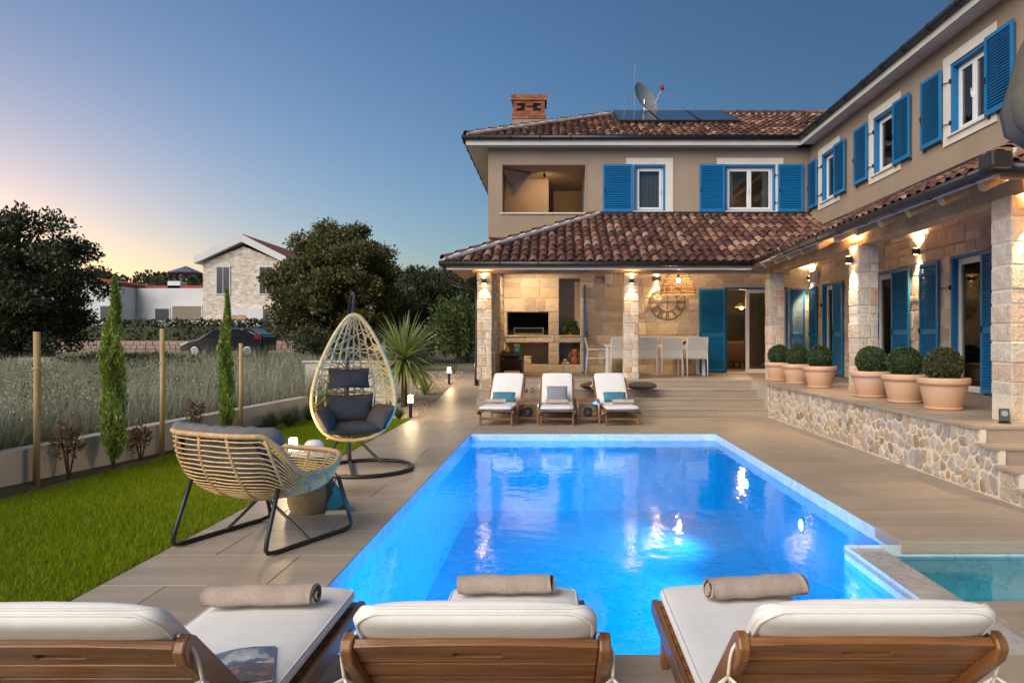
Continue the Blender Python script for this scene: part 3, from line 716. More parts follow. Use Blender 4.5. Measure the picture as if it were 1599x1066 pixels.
def opening(F, h, kind, leaves=1, curtain=0.5, surround=True, room=True, roomd=0.9):
    a, b, c, e = h; fr = .05
    m = MB(); m.box(a, a+fr, .0, .12, c, e).box(b-fr, b, .0, .12, c, e).box(a+fr, b-fr, .001, .119, e-fr, e)
    if kind == 'window': m.box(a+fr, b-fr, .001, .119, c, c+.015)
    win = m.build(kind, 'blue_paint', villa, F, bevel=.003)
    x0, x1 = a+fr, b-fr; z0 = c+(.015 if kind == 'window' else .0); z1 = e-fr
    m = MB(); q = .045; m.box(x0, x0+q, .10, .17, z0, z1).box(x1-q, x1, .10, .17, z0, z1).box(x0+q, x1-q, .101, .169, z1-q, z1).box(x0+q, x1-q, .101, .169, z0, z0+q)
    m.build('frame', 'white_frame', win, F, bevel=.004)
    wl = (x1-x0-2*q)/leaves
    for i in range(leaves):
        p0, p1 = x0+q+wl*i+.002, x0+q+wl*(i+1)-.002; s = .055
        m = MB(); za, zb = z0+q+.002, z1-q-.002
        m.box(p0, p0+s, .085, .15, za, zb).box(p1-s, p1, .085, .15, za, zb).box(p0+s, p1-s, .086, .149, za, za+s).box(p0+s, p1-s, .086, .149, zb-s, zb)
        m.build('sash', 'white_frame', win, F, bevel=.006)
        m = MB(); m.box(p0+s-.004, p1-s+.004, .112, .12, za+s-.004, zb-s+.004); m.build('pane', 'pane', win, F)
        if i == 0:
            hz = za+(zb-za)*(.45 if kind == 'window' else .46); m = MB(); m.box(p1-s*.7, p1-s*.3, .055, .085, hz-.05, hz+.05); m.box(p1-s*.65, p1-s*.35, .045, .057, hz-.02, hz+.10); m.build('handle', 'white_frame', win, F, bevel=.004)
    if surround:
        t = .21; m = MB(); m.box(a-t, b+t, -.022, -.002, e+.002, e+t-.03).box(a-t, a-.002, -.022, -.002, c-.002, e+.002).box(b+.002, b+t, -.022, -.002, c-.002, e+.002).box(a-t, b+t, -.024, -.002, c-.16, c-.002)
        m.build('window_surround', 'white_plaster', villa, F, bevel=.004)
        m = MB(); m.box(a-.04, b+.04, -.06, .10, c-.035, c-.001); m.build('sill', 'white_plaster', villa, F, bevel=.004)
    if curtain:
        W_ = x1-x0
        for s0, s1 in ((x0, x0+W_*curtain*.5), (x1-W_*curtain*.5, x1)):
            m = MB(); n = 40; pts = []
            for i in range(n+1):
                u = i/n; pts.append((s0+(s1-s0)*u, .27+.022*math.sin(u*W_*curtain*42)))
            vs = [(p[0], p[1], z0) for p in pts]+[(p[0], p[1], z1) for p in pts]
            m.add(vs, [(i, i+1, n+2+i, n+1+i) for i in range(n)]); m.build('curtain', 'curtain', win, F, smooth=True)
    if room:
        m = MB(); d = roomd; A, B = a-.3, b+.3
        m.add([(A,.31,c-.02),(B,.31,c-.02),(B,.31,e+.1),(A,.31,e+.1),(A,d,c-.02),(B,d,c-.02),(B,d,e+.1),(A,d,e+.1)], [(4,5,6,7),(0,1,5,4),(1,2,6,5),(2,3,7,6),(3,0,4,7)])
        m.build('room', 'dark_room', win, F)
    return win
def leaf_set(F, x0, w, z0, h, rail=False, hx=None):
    sh = louvre_leaf(F, x0, w, z0, h, villa, rail)
    if hx is not None: hinges(F, hx[0], hx[1], (z0+h*.2, z0+h*.78), sh)
    m = MB(); zc = z0+h*.45; xx = x0+(w-.04 if hx and hx[0] < hx[1] - 0 and hx[0] < x0+.1 else .04)
    m.box(xx-.012, xx+.012, -.105, -.086, zc-.05, zc+.05); m.tube([(xx,-.10,zc),(xx,-.125,zc+.005)], .008, 6); m.build('latch', 'black_metal', sh, F)
    m = MB(); m.box(x0+.03, x0+.07, -.05, .0, z0-.045, z0-.015).box(x0+w-.07, x0+w-.03, -.05, .0, z0-.045, z0-.015); m.build('bracket', 'black_metal', sh, F)
    return sh
# back facade
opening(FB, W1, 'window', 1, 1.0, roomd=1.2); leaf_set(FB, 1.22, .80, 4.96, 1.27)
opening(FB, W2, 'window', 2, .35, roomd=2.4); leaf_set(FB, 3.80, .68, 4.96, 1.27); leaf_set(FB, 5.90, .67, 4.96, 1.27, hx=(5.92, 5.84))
# wing upper floor
for (a, b, c, e), lw in zip(wu, (.66, .64, .62)):
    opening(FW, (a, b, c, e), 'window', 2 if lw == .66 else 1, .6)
    leaf_set(FW, a-.19-lw, lw, c-.03, e-c+.03, hx=(a-.20, a))
    leaf_set(FW, b+.005, lw, c-.03, e-c+.03, hx=(b+.02, b))
# wing doors
for (a, b, c, e), lw, gp in zip(wd, (.62, .60, .48), (.26, .2, .2)):
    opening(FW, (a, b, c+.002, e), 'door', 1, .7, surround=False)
    m = MB(); m.box(a-.16, a-.002, -.014, .0, c, e+.05).box(a-.16, b+.06, -.016, .0, e+.001, e+.06); m.build('jamb', 'white_plaster', villa, FW)
    leaf_set(FW, a-gp-lw, lw, c+.03, e-c-.06, True, hx=(a-gp, a))
    leaf_set(FW, b+.01, lw+.08, c+.03, e-c-.06, True)
# back door: fixed right half with glass, left half slid open
a, b, c, e = DOOR
m = MB(); m.box(a, a+.05, 0, .14, c, e).box(b-.05, b, 0, .14, c, e).box(a+.05, b-.05, .001, .139, e-.055, e); dr = m.build('door', 'blue_paint', villa, FB, bevel=.003)
mid = 5.08
m = MB(); m.box(mid, mid+.09, .06, .13, c+.02, e-.056).box(b-.14, b-.051, .06, .13, c+.02, e-.056).box(mid+.09, b-.14, .061, .129, e-.145, e-.056).box(mid+.09, b-.14, .061, .129, c+.02, c+.10)
m.build('sash', 'white_frame', dr, FB, bevel=.006)
m = MB(); m.box(mid+.088, b-.138, .09, .10, c+.10, e-.142); m.build('pane', 'pane', dr, FB)
m = MB(); m.box(a+.051, b-.051, .02, .28, c-.01, c+.018); m.build('threshold', 'white_frame', dr, FB)
leaf_set(FB, a-.71, .70, c+.03, e-c-.08, True); leaf_set(FB, b+.03, .40, c+.03, e-c-.08, True)
FN = T(0.70, YB, 0) @ RZ(R(90))
leaf_set(T(0.655, YB-.62, 0) @ RZ(R(90)), 0.02, .56, 0.72, 2.25, True)
leaf_set(T(0.70, YB+1.0, 0) @ RZ(R(90)), 0.02, .5, 4.97, 1.0)
# room behind the back door
m = MB(); A, B, d = 3.2, 6.9, 5.0; z1 = 3.25
m.add([(A,.301,TZ-.005),(B,.301,TZ-.005),(B,.301,z1),(A,.301,z1),(A,d,TZ-.005),(B,d,TZ-.005),(B,d,z1),(A,d,z1)], [(4,5,6,7),(0,1,5,4),(1,2,6,5),(2,3,7,6),(3,0,4,7)])
m.build('living_room', 'room_wall', villa, FB)
# --- pillars of stacked blocks
def pillar(cx, cy, label=None, top=3.02, w=.34, seed=1):
    rr = random.Random(seed); m = MB(); h = w/2-.012
    m.box(cx-h, cx+h, cy-h, cy+h, TZ-.01, top); p = m.build('pillar', 'mortar', villa)
    z = TZ+.004; k = 0
    while z < top-.02:
        c = rr.uniform(.13, .27)
        if top-(z+c) < .1: c = top-z
        f = rr.uniform(.36, .64); ax = rr.random() < .5
        parts = [(cx-w/2, cx-w/2+w*f, cy-w/2, cy+w/2), (cx-w/2+w*f, cx+w/2, cy-w/2, cy+w/2)]
        if rr.random() < .25: parts = [(cx-w/2, cx+w/2, cy-w/2, cy+w/2)]
        for (x0, x1, y0, y1) in parts:
            j = lambda s=.007: rr.uniform(-s, s); g = .006; mm = MB(); b = .010
            mx, my = (x0+x1)/2, (y0+y1)/2; q = []
            X0, X1, Y0, Y1 = x0+g+j()-mx, x1-g+j()-mx, y0+j()-my, y1+j()-my; zc = z+c/2; hz = c/2-.005
            def ring(i, zz): return [(X0+i+b,Y0+i,zz),(X1-i-b,Y0+i,zz),(X1-i,Y0+i+b,zz),(X1-i,Y1-i-b,zz),(X1-i-b,Y1-i,zz),(X0+i+b,Y1-i,zz),(X0+i,Y1-i-b,zz),(X0+i,Y0+i+b,zz)]
            mm.loft([ring(b, -hz), ring(0, -hz+b*1.2+j(.003)), ring(0, hz-b*1.2+j(.003)), ring(b, hz)])
            o = bpy.data.objects.new('stone', mm.mesh('stone', 'pillar_stone')); link(o, p, T(mx, my, zc))
        z += c
    return p
PXC = [-1.62, 1.65, 4.89]
for i, x in enumerate(PXC): pillar(x, 15.35, seed=31+i)
pillar(4.89, 10.9, seed=51); pillar(4.89, 7.27, seed=52)
# --- timber: beams, rafters, boards
m = MB(); m.box(-1.9, 4.70, 15.24, 15.46, 3.022, 3.19); m.build('beam', 'beam', villa, bevel=.012)
m = MB(); m.box(4.78, 5.0, 7.0, 15.46, 3.021, 3.25); m.build('beam', 'beam', villa, bevel=.012)
m = MB(); m.box(5.001, 6.7, 7.15, 7.37, 3.021, 3.185); m.build('beam', 'beam', villa, bevel=.012)
m = MB(); m.box(-1.72, -1.5, 15.461, 18.25, 3.21, 3.36); m.build('beam', 'beam', villa, bevel=.012)
PIT = 0.466; EZ = 3.20
def slope_sheet(name, pts, mat, dz=0.0, parent=None, th=.03):
    n = len(pts); m = MB()
    m.add([(p[0],p[1],p[2]+dz) for p in pts]+[(p[0],p[1],p[2]+dz-th) for p in pts], [tuple(range(n)), tuple(range(n, 2*n))[::-1]]+[((j+1) % n, j, n+j, n+(j+1) % n) for j in range(n)])
    return m.build(name, mat, parent or villa)
zb = lambda y: EZ+PIT*(y-14.75); zl = lambda x: EZ+PIT*(x+2.46); zw = lambda x: EZ+PIT*(x-4.3); ze = lambda y: EZ+PIT*(y-6.65)
LB = [(-2.46,14.75,zb(14.75)),(4.3,14.75,zb(14.75)),(6.74,17.19,zb(17.19)),(6.74,18.29,zb(18.29)),(1.08,18.29,zb(18.29))]
LL = [(-2.46,14.75,EZ),(1.08,18.29,zl(1.08)),(-2.46,18.29,EZ)]
LW = [(4.3,14.75,EZ),(4.3,6.65,EZ),(6.74,9.09,zw(6.74)),(6.74,17.19,zw(6.74))]
LE = [(4.3,6.65,EZ),(6.74,6.65,EZ),(6.74,9.09,ze(9.09))]
roof_lo = slope_sheet('lower_roof', LB, 'tile_bed')
roof_wg = slope_sheet('lower_roof', LW, 'tile_bed'); roof_en = slope_sheet('lower_roof', LE, 'tile_bed'); roof_lf = slope_sheet('lower_roof', LL, 'tile_bed')
for p in (LB, LL, LW, LE): slope_sheet('ceiling_boards', p, 'board', -.034, th=.02)
def pole(a, b, r=.058, name='rafter', parent=villa):
    m = MB(); m.tube([a, b], r, 10); return m.build(name, 'beam', parent, smooth=False)
for i in range(9):
    x = -1.9+.78*i; ye = min(18.27, 14.75+(x+2.46)-.12, 18.27); pole((x, 14.93, zb(14.93)-.115), (x, ye, zb(ye)-.115))
for i in range(11):
    y = 7.0+.735*i; pole((4.35, y, zw(4.35)-.135), (6.73, y, zw(6.73)-.135), .06)
for i in range(3): pole((5.1+.62*i, 6.75, ze(6.75)-.10), (5.1+.62*i, 7.2+.62*i, ze(7.2+.62*i)-.10), .055)
# --- clay tiles
def tile_mb(L=.44, r0=.088, r1=.072, n=6):
    m = MB(); vs = []
    for (y, r, dz) in ((0, r0, .030), (L, r1, .004)):
        for i in range(n+1):
            a = math.pi*i/n; vs.append((r*math.cos(a), y, dz+r*.85*math.sin(a)))
    for i in range(n+1):
        a = math.pi*i/n; vs.append(((r0-.014)*math.cos(a), 0, .030+(r0-.014)*.85*math.sin(a)))
    fs = [(i, n+1+i, n+2+i, i+1) for i in range(n)]+[(2*n+2+i, i, i+1, 2*n+3+i) for i in range(n)]
    m.add(vs, fs); return m
TILE = tile_mb().mesh('roof_tile', 'tile', True)
TV = np.array(tile_mb().v); TF = np.array(tile_mb().f)
def frame(o, e, s):
    e = Vector(e).normalized(); s = Vector(s).normalized(); n = e.cross(s)
    M_ = Matrix((e, s, n)).transposed().to_4x4(); M_.translation = Vector(o); return M_
CO = 1/math.sqrt(1+PIT*PIT); SI = PIT*CO
def tiles(parent, cols, lo, hi, mk, pitch=.205, row=.375, limit=0, wob=.012):
    """mk(c, d) -> frame matrix at column c and plan distance d"""
    rows = row*CO; mats = []; c = cols[0]+pitch/2
    while c < cols[1]:
        d0, d1 = lo(c), hi(c); d = math.floor(d0/rows)*rows
        while d < d1-.08:
            if d >= d0-.12: mats.append((d, mk(c, d) @ T(rng.uniform(-wob,wob), rng.uniform(-wob,wob), rng.uniform(0,.008)) @ RZ(rng.uniform(-.025,.025))))
            d += rows
        c += pitch
    mats.sort(key=lambda q: q[0])
    for d, M_ in mats[:limit]: inst('roof_tile', TILE, parent, M_)
    rest = mats[limit:]
    if rest:
        Vs = np.concatenate([TV @ np.array(M_.to_3x3()).T + np.array(M_.translation) for d, M_ in rest])
        Fs = np.concatenate([TF+len(TV)*i for i in range(len(rest))])
        np_obj('tile_rows', Vs, Fs, 'tile_rows', parent, 'stuff', smooth=True)
    return len(mats)
tiles(roof_lo, (-2.46, 6.74), lambda x: max(0, x-4.3), lambda x: min(3.5, x+2.46), lambda x, d: frame((x, 14.70+d, zb(14.70+d)), (1,0,0), (0,CO,SI)), limit=300)
tiles(roof_wg, (6.65, 17.19), lambda y: max(0, y-14.75), lambda y: min(2.42, y-6.65), lambda y, d: frame((4.25+d, y, zw(4.25+d)), (0,-1,0), (CO,0,SI)))
tiles(roof_en, (4.3, 6.74), lambda x: 0, lambda x: x-4.3, lambda x, d: frame((x, 6.60+d, ze(6.60+d)), (1,0,0), (0,CO,SI)))
def hip_caps(parent, a, b, n):
    a, b = Vector(a), Vector(b); d = (b-a); L = d.length
    m = MB(); m.tube([a+d*.01+Vector((0,0,.035)), b+Vector((0,0,.035))], .135, 10, flat=.55); m.build('ridge_mortar', 'white_plaster', parent)
    e = d.cross(Vector((0,0,1))).normalized()
    mesh = tile_mb(L/n*1.12, .115, .098).mesh('ridge_tile', 'tile', True)
    for i in range(n):
        p = a+d*(i/n)+Vector((0,0,.055)); inst('ridge_tile', mesh, parent, frame(p, e, d))
hip_caps(roof_lo, LB[0], LB[4], 13)
hip_caps(roof_en, LE[0], LE[2], 10)
# valley flashing, wall flashing
m = MB(); m.tube([(4.3,14.75,EZ+.04),(6.74,17.19,zw(6.74)+.04)], .05, 8); m.build('valley_flashing', 'tile_bed', roof_lo)
m = MB(); m.box(1.0, 6.74, 18.22, 18.298, zb(18.25)+.03, zb(18.25)+.13); m.build('wall_flashing', 'gutter', villa)
m = MB(); m.box(6.68, 6.748, 9.0, 17.2, zw(6.72)+.03, zw(6.72)+.12); m.build('wall_flashing', 'gutter', villa)
# gutters
def gutter(pts, r=.062, brackets=0):
    m = MB(); m.tube(pts, r, 10); g_ = m.build('gutter', 'gutter', villa, smooth=True)
    for a, b in zip(pts[:-1], pts[1:]):
        A, B = Vector(a), Vector(b); n = int((B-A).length/.8)
        for i in range(n):
            p = A+(B-A)*((i+.5)/n); q = (B-A).normalized(); mm = MB(); mm.tube([p-q*.014, p+q*.014], r*1.14, 10); mm.build('bracket', 'gutter', g_)
    return g_
gz = EZ-.02
gutter([(-2.52,18.2,gz),(-2.52,14.69,gz),(4.24,14.69,gz)]); gutter([(4.24,14.69,gz),(4.24,6.58,gz),(6.7,6.58,gz)])
m = MB(); m.box(-2.46, 4.3, 14.755, 14.775, EZ-.12, EZ-.03).box(4.305, 4.325, 6.66, 14.75, EZ-.065, EZ-.03).box(4.326, 6.7, 6.655, 6.675, EZ-.12, EZ-.03); m.build('fascia', 'board', villa)
m = MB(); m.box(4.29, 4.304, 6.7, 14.7, EZ-.085, EZ-.035).box(-2.4, 4.2, 14.76, 14.81, EZ-.145, EZ-.122); m.build('drip_edge', 'white_frame', villa)
m = MB(); m.box(4.12, 4.34, 6.48, 6.70, gz-.03, gz+.14); m.build('gutter_corner', 'gutter', villa, bevel=.03)
m = MB(); m.tube(cr([(-2.45,14.75,gz-.05),(-2.45,14.78,gz-.28),(-2.3,14.95,gz-.40),(-2.05,15.2,gz-.46),(-1.85,15.4,gz-.48),(-1.83,15.5,gz-.7),(-1.83,15.5,.5)], 5), .045, 10); m.build('downpipe', 'gutter', villa, smooth=True)
# --- upper roof and eaves
UZ = 6.86; UY = 17.95; UX = 6.4
zu = lambda y: UZ+PIT*(y-UY)
UB = [(-2.4,UY,UZ),(UX,UY,UZ),(10.65,22.2,zu(22.2)),(1.85,22.2,zu(22.2))]
ub = slope_sheet('upper_roof', UB, 'tile_bed')
slope_sheet('upper_roof', [(-2.4,UY,UZ),(1.85,22.2,zu(22.2)),(-2.4,26.45,UZ)], 'tile_bed')
slope_sheet('upper_roof', [(1.85,22.2,zu(22.2)),(10.65,22.2,zu(22.2)),(14.9,26.45,UZ),(-2.4,26.45,UZ)], 'tile_bed')
slope_sheet('upper_roof', [(UX,UY,UZ),(UX,2,UZ),(10.65,2,zu(22.2)),(10.65,22.2,zu(22.2))], 'tile_bed')
tiles(ub, (-2.4, 9.3), lambda x: max(0, x-UX), lambda x: min(4.2, x+2.4), lambda x, d: frame((x, UY-.05+d, zu(UY-.05+d)), (1,0,0), (0,CO,SI)), pitch=.205)
hip_caps(ub, UB[0], UB[3], 15)
hip_caps(ub, UB[3], UB[2], 20)
m = MB(); m.box(-2.4, UX+.0, UY+.021, YB, 6.681, 6.70).box(-2.38, -1.86, YB+.001, 26.4, 6.681, 6.70).box(UX+.021, XW, 2, UY+.02, 6.682, 6.701); m.build('soffit', 'soffit', villa)
m = MB(); m.box(-2.4, UX, UY, UY+.02, 6.66, UZ-.03).box(-2.4, -2.38, UY+.021, 26.4, 6.66, UZ-.03).box(UX, UX+.02, 2, UY+.02, 6.661, UZ-.031); m.build('fascia', 'white_plaster', villa)
gutter([(-2.46,26.0,UZ-.01),(-2.46,UY-.06,UZ-.01),(UX-.06,UY-.06,UZ-.01)], .068); gutter([(UX-.06,UY-.06,UZ-.01),(UX-.06,2,UZ-.01)], .068)
# chimney
m = MB(); m.box(-1.30, -0.36, 20.0, 20.7, 7.3, 8.02); ch = m.build('chimney', 'plaster', villa)
def bricks(x0, x1, y, z0, z1, holes=()):
    nr = max(1, round((z1-z0)/.075)); zh = (z1-z0)/nr
    for r_ in range(nr):
        x = x0 - (.12 if r_ % 2 else 0)
        while x < x1-.01:
            a, b = max(x, x0), min(x+.24, x1); z = z0+r_*zh
            if b-a > .03 and not any(h[0] < (a+b)/2 < h[1] and h[2] < z+zh/2 < h[3] for h in holes):
                mm = MB(); mm.box(a+.004, b-.004, y, y+.12, z+.004, z+zh-.004); mm.build('brick', 'brick', ch)
            x += .24
m = MB(); m.box(-1.31, -0.35, 20.02, 20.70, 8.021, 8.16).box(-1.27,-.39,20.05,20.68,8.16,8.55).box(-1.34,-.32,19.98,20.74,8.552,8.62); m.build('chimney_core', 'brick', ch)
bricks(-1.33, -0.33, 19.98, 8.02, 8.17); bricks(-1.30, -.36, 20.0, 8.17, 8.55, [(-1.16, -.94, 8.27, 8.47), (-.72, -.50, 8.27, 8.47)]); bricks(-1.36, -.30, 19.96, 8.556, 8.70)
for x in (-1.05, -.61): m = MB(); m.box(x-.1, x+.1, 20.043, 20.05, 8.27, 8.47); m.build('flue_opening', 'soot', ch)
m = MB(); m.box(-1.35, -.31, 19.99, 20.76, 8.70, 8.73); m.build('chimney_cap', 'brick', ch)
m = MB(); m.lathe([(.09,0),(.09,.35),(.12,.36),(.12,.44),(.05,.47)], 14, (7.1, 19.6, 7.4)); m.build('vent_pipe', 'tile_bed', villa, smooth=False)
# ================================================================== THINGS ON AND AROUND THE HOUSE
WARM = (1.0, 0.68, 0.36)
def wall_lamp(F, label, up=26, down=16, w=.10):
    """F: local origin at the lamp's back on the wall, local -y outward"""
    t = thing('wall_lamp', label, 'lamp', F, 'up and down wall lamps')
    m = MB(); m.box(-w/2, w/2, -.11, -.012, -.055, .055); m.build('body', 'black_metal', t, F, bevel=.006)
    m = MB(); m.box(-.04, .04, -.0125, .0, -.04, .04); m.build('mount', 'black_metal', t, F)
    for s in (1, -1):
        m = MB(); m.lathe([(.034,0),(.034,.004),(.01,.006)], 14, (0,-.061,0)); m.build('lens', 'lamp_warm', t, F @ T(0, 0, .0555*s) @ (I4 if s > 0 else RX(R(0)) @ Matrix.Scale(-1, 4, (0,0,1))))
        light('beam_light', 'SPOT', F @ T(0, -.061, .075*s) @ RX(R(180) if s > 0 else 0), t, up if s > 0 else down, WARM, .02, 125 if s > 0 else 80, .8)
    return t
def added_spot(x, y, z, tx, ty, tz, label, power, spot=95):
    t = thing('added_spot', label, 'lamp', T(x, y, z)); d = (Vector((tx, ty, tz))-Vector((x, y, z))); q = d.to_track_quat('-Z', 'Y').to_matrix().to_4x4()
    m = MB(); m.lathe([(.03,-.05),(.034,-.045),(.034,.05),(.01,.055)], 14); m.build('housing', 'black_metal', t, T(x, y, z) @ q)
    m = MB(); m.lathe([(.026,-.0525),(.028,-.0505)], 14); m.build('lens', 'lamp_warm', t, T(x, y, z) @ q)
    m = MB(); m.tube([(x,y,z+.03),(x,y,z+.16)], .008, 6); m.build('stem', 'black_metal', t)
    light('beam_light', 'SPOT', T(x, y, z) @ q @ T(0,0,-.07), t, power, WARM, .03, spot, .9)
added_spot(-1.15, 16.6, 3.38, -.55, 18.4, 2.0, 'added black spotlight under the eaves brightening the barbecue wall', 95)  # extra spot, put in to brighten the barbecue wall
added_spot(-.35, 18.75, 6.06, -.25, 19.9, 5.3, 'added black spotlight brightening the upstairs loggia', 22, 150)  # fill spot added to lift the dark loggia interior

wall_lamp(T(-1.62, 15.17, 2.84), 'black up-down lamp on the pillar beside the barbecue')
wall_lamp(T(1.65, 15.17, 2.84), 'black up-down lamp on the middle pillar in front of the dining table')
wall_lamp(T(2.66, 18.27, 3.17), 'wide up-down lamp on the stone wall above the clock', 60, 50, .2)
wall_lamp(FW @ T(-12.68, -.03, 3.17), 'small up-down lamp on the wing wall between two shuttered doors', 70, 80)
wall_lamp(FW @ T(-18.02, -.03, 3.17), 'small up-down lamp in the inner corner beside the speaker', 55, 60)
wall_lamp(T(4.71, 10.9, 2.80) @ RZ(R(-90)), 'black up-down lamp on the pillar behind the potted box balls', 60, 45)
wall_lamp(T(4.93, 7.09, 2.84), 'up-down lamp on the end pillar by the side steps', 60, 45)
def speaker(F, label):
    t = thing('speaker', label, 'speaker', F, 'outdoor speakers')
    m = MB(); m.box(-.10, .10, -.17, -.02, -.14, .14); m.build('cabinet', 'speaker_white', t, F, bevel=.02)
    m = MB(); m.box(-.082, .082, -.178, -.169, -.12, .12); m.build('grille', 'mesh_fabric', t, F, bevel=.01)
    m = MB(); m.box(-.02, .02, -.0205, 0, -.05, .05); m.build('bracket', 'black_metal', t, F)
speaker(T(1.36, 18.27, 3.17), 'white speaker box on the stone wall beside the barbecue'); speaker(FW @ T(-17.62, -.03, 3.17) , 'white speaker box on the wing wall above shutters')
# clock with roman numerals
FC = T(2.95, 18.265, 2.55)
ck = thing('wall_clock', 'large open round wall clock with dark roman numerals', 'clock', FC)
def ringm(r, t, d=.02, n=48): return MB().loft([[(( r-t)*math.cos(a), 0, (r-t)*math.sin(a)), (r*math.cos(a), 0, r*math.sin(a)), (r*math.cos(a), -d, r*math.sin(a)), ((r-t)*math.cos(a), -d, (r-t)*math.sin(a))] for a in [2*math.pi*i/n for i in range(n)]], closed=True)
ringm(.48, .022).build('outer_ring', 'clock', ck, FC); ringm(.265, .016).build('inner_ring', 'clock', ck, FC)
NUM = ['XII','I','II','III','IV','V','VI','VII','VIII','IX','X','XI']
for h, s in enumerate(NUM):
    strokes = []; x = 0
    for ch_ in s:
        if ch_ == 'I': strokes.append((x+.014, x+.014, .018)); x += .03
        elif ch_ == 'V': strokes += [(x+.004, x+.03, .016), (x+.056, x+.03, .010)]; x += .064
        else: strokes += [(x+.004, x+.056, .017), (x+.056, x+.004, .010)]; x += .064
    A = RY(R(30*h)); m = MB()
    for a_, b_, w_ in strokes:
        a_, b_ = a_-x/2, b_-x/2
        m.add([(a_-w_/2,-.004,.455),(a_+w_/2,-.004,.455),(b_+w_/2,-.004,.272),(b_-w_/2,-.004,.272),(a_-w_/2,-.014,.455),(a_+w_/2,-.014,.455),(b_+w_/2,-.014,.272),(b_-w_/2,-.014,.272)],
              [(4,7,6,5),(0,1,2,3),(0,4,5,1),(1,5,6,2),(2,6,7,3),(3,7,4,0)], A)
    m.build('numeral', 'clock', ck, FC)
for nm, ang, L in (('minute_hand', 91, .25), ('hour_hand', 268, .22)):
    m = MB(); m.prism([(-.012,-.05),(.012,-.05),(.009,L*.6),(.016,L*.75),(0,L),(-.016,L*.75),(-.009,L*.6)], -.03, -.024, RY(R(ang))); m.build(nm, 'clock', ck, FC)
m = MB(); m.prism([(-.03*math.cos(i*.785),.03*math.sin(i*.785)) for i in range(8)], -.035, -.02); m.box(-.006,.006,-.018,-.01,-.26,.26); m.build('hub', 'clock', ck, FC)
# pendant basket lamp over the table
def pendant(loc, label, r, h, mat, power, name='pendant_lamp', zc=3.55):
    F = T(*loc); t = thing(name, label, 'lamp', F)
    m = MB()
    prof = lambda u: r*(0.50+.45*math.sin(min(u,1)*math.pi*.55)) if u < .85 else r*(.995-(u-.85)*.10)
    for k in range(36):
        a = 2*math.pi*k/36; m.tube([(prof(u)*math.cos(a), prof(u)*math.sin(a), -u*h) for u in [0,.15,.3,.45,.6,.75,.85,1]], .0052, 4, caps=False)
    m.build('ribs', mat, t, F, kind='stuff')
    m = MB()
    for u in (0, .12, .25, .38, .50, .60, .68, .76, .80, .84, .88, .92, 1.0): m.tube([(prof(u)*math.cos(a), prof(u)*math.sin(a), -u*h) for a in [2*math.pi*i/36 for i in range(36)]], .012 if u in (0, 1.0) else .0055, 5, closed=True)
    m.build('hoops', mat, t, F, kind='stuff')
    m = MB(); m.tube([(0,0,zc-loc[2]),(0,0,-.06)], .006, 6).lathe([(.025,-.13),(.025,-.05),(.01,-.04)], 10); m.build('cord', 'black', t, F)
    m = MB(); m.lathe([(.01,-.25),(.035,-.235),(.045,-.20),(.035,-.16),(.02,-.135)], 12); m.build('bulb', 'bulb', t, F, smooth=True)
    light('bulb_light', 'POINT', F @ T(0, 0, -.30), t, power, WARM, .04)
    return t
pendant((3.0, 16.9, 3.20), 'large woven basket pendant lamp glowing over the dining table', .43, .52, 'basket', 26, zc=4.0)
# interior lamps
def inner_pendant(loc, label, power, r=.2, zc=3.2):
    F = T(*loc); t = thing('pendant_lamp', label, 'lamp', F)
    m = MB(); m.lathe([(.03,.12),(.06,.11),(r*.7,.05),(r,-.0),(r*1.05,-.01),(r*.95,.0),(r*.6,.04),(.03,.10)], 24, cap0=False, cap1=False); m.build('shade', 'rattan', t, F, smooth=True)
    m = MB(); m.tube([(0,0,zc-loc[2]),(0,0,.12)], .006, 6); m.build('cord', 'black', t, F)
    m = MB(); m.lathe([(.01,-.07),(.05,-.05),(.055,-.01),(.03,.05)], 12); m.build('bulb', 'bulb', t, F, smooth=True)
    light('bulb_light', 'POINT', F @ T(0, 0, -.13), t, power, WARM, .05)
inner_pendant((5.45, 20.2, 2.52), 'glowing amber pendant lamp inside the living room doorway', 14)
F = T(4.62, 19.6, 2.6); t = thing('globe_lamp', 'small glowing globe lamp just inside the open doorway', 'lamp', F)
m = MB(); m.lathe([(.01,-.09),(.06,-.07),(.09,0),(.06,.07),(.01,.09)], 16); m.build('globe', 'bulb', t, F, smooth=True)
m = MB(); m.tube([(0,0,.09),(0,0,.65)], .008, 6); m.build('cord', 'black', t, F)
inner_pendant((4.98, 19.9, 5.75), 'glowing amber lamp seen through the upper double window', 8, .13, 6.4)
t = thing('television', 'black flat television panel inside the living room', 'television', T(5.75, 22.2, 1.9))
m = MB(); m.box(5.42, 6.05, 22.2, 22.26, 1.45, 2.35); m.build('screen', 'black', t, bevel=.01); m = MB(); m.box(5.6, 5.9, 22.12, 22.34, TZ, TZ+.03).box(5.71, 5.79, 22.22, 22.25, TZ+.03, 1.46); m.build('stand', 'black', t)
t = thing('armchair', 'dark wicker armchair standing inside the living room', 'chair', T(5.0, 20.9, TZ))
m = MB(); m.box(4.95, 5.75, 20.7, 20.82, TZ+.2, TZ+.85).box(4.95, 5.75, 20.821, 21.4, TZ+.2, TZ+.42); m.build('seat', 'wicker_brown', t, bevel=.05)
for x in (5.0, 5.7):
    for y in (20.75, 21.3): m = MB(); m.tube([(x,y,TZ-.004),(x,y,TZ+.21)], .02, 6); m.build('leg', 'black', t)
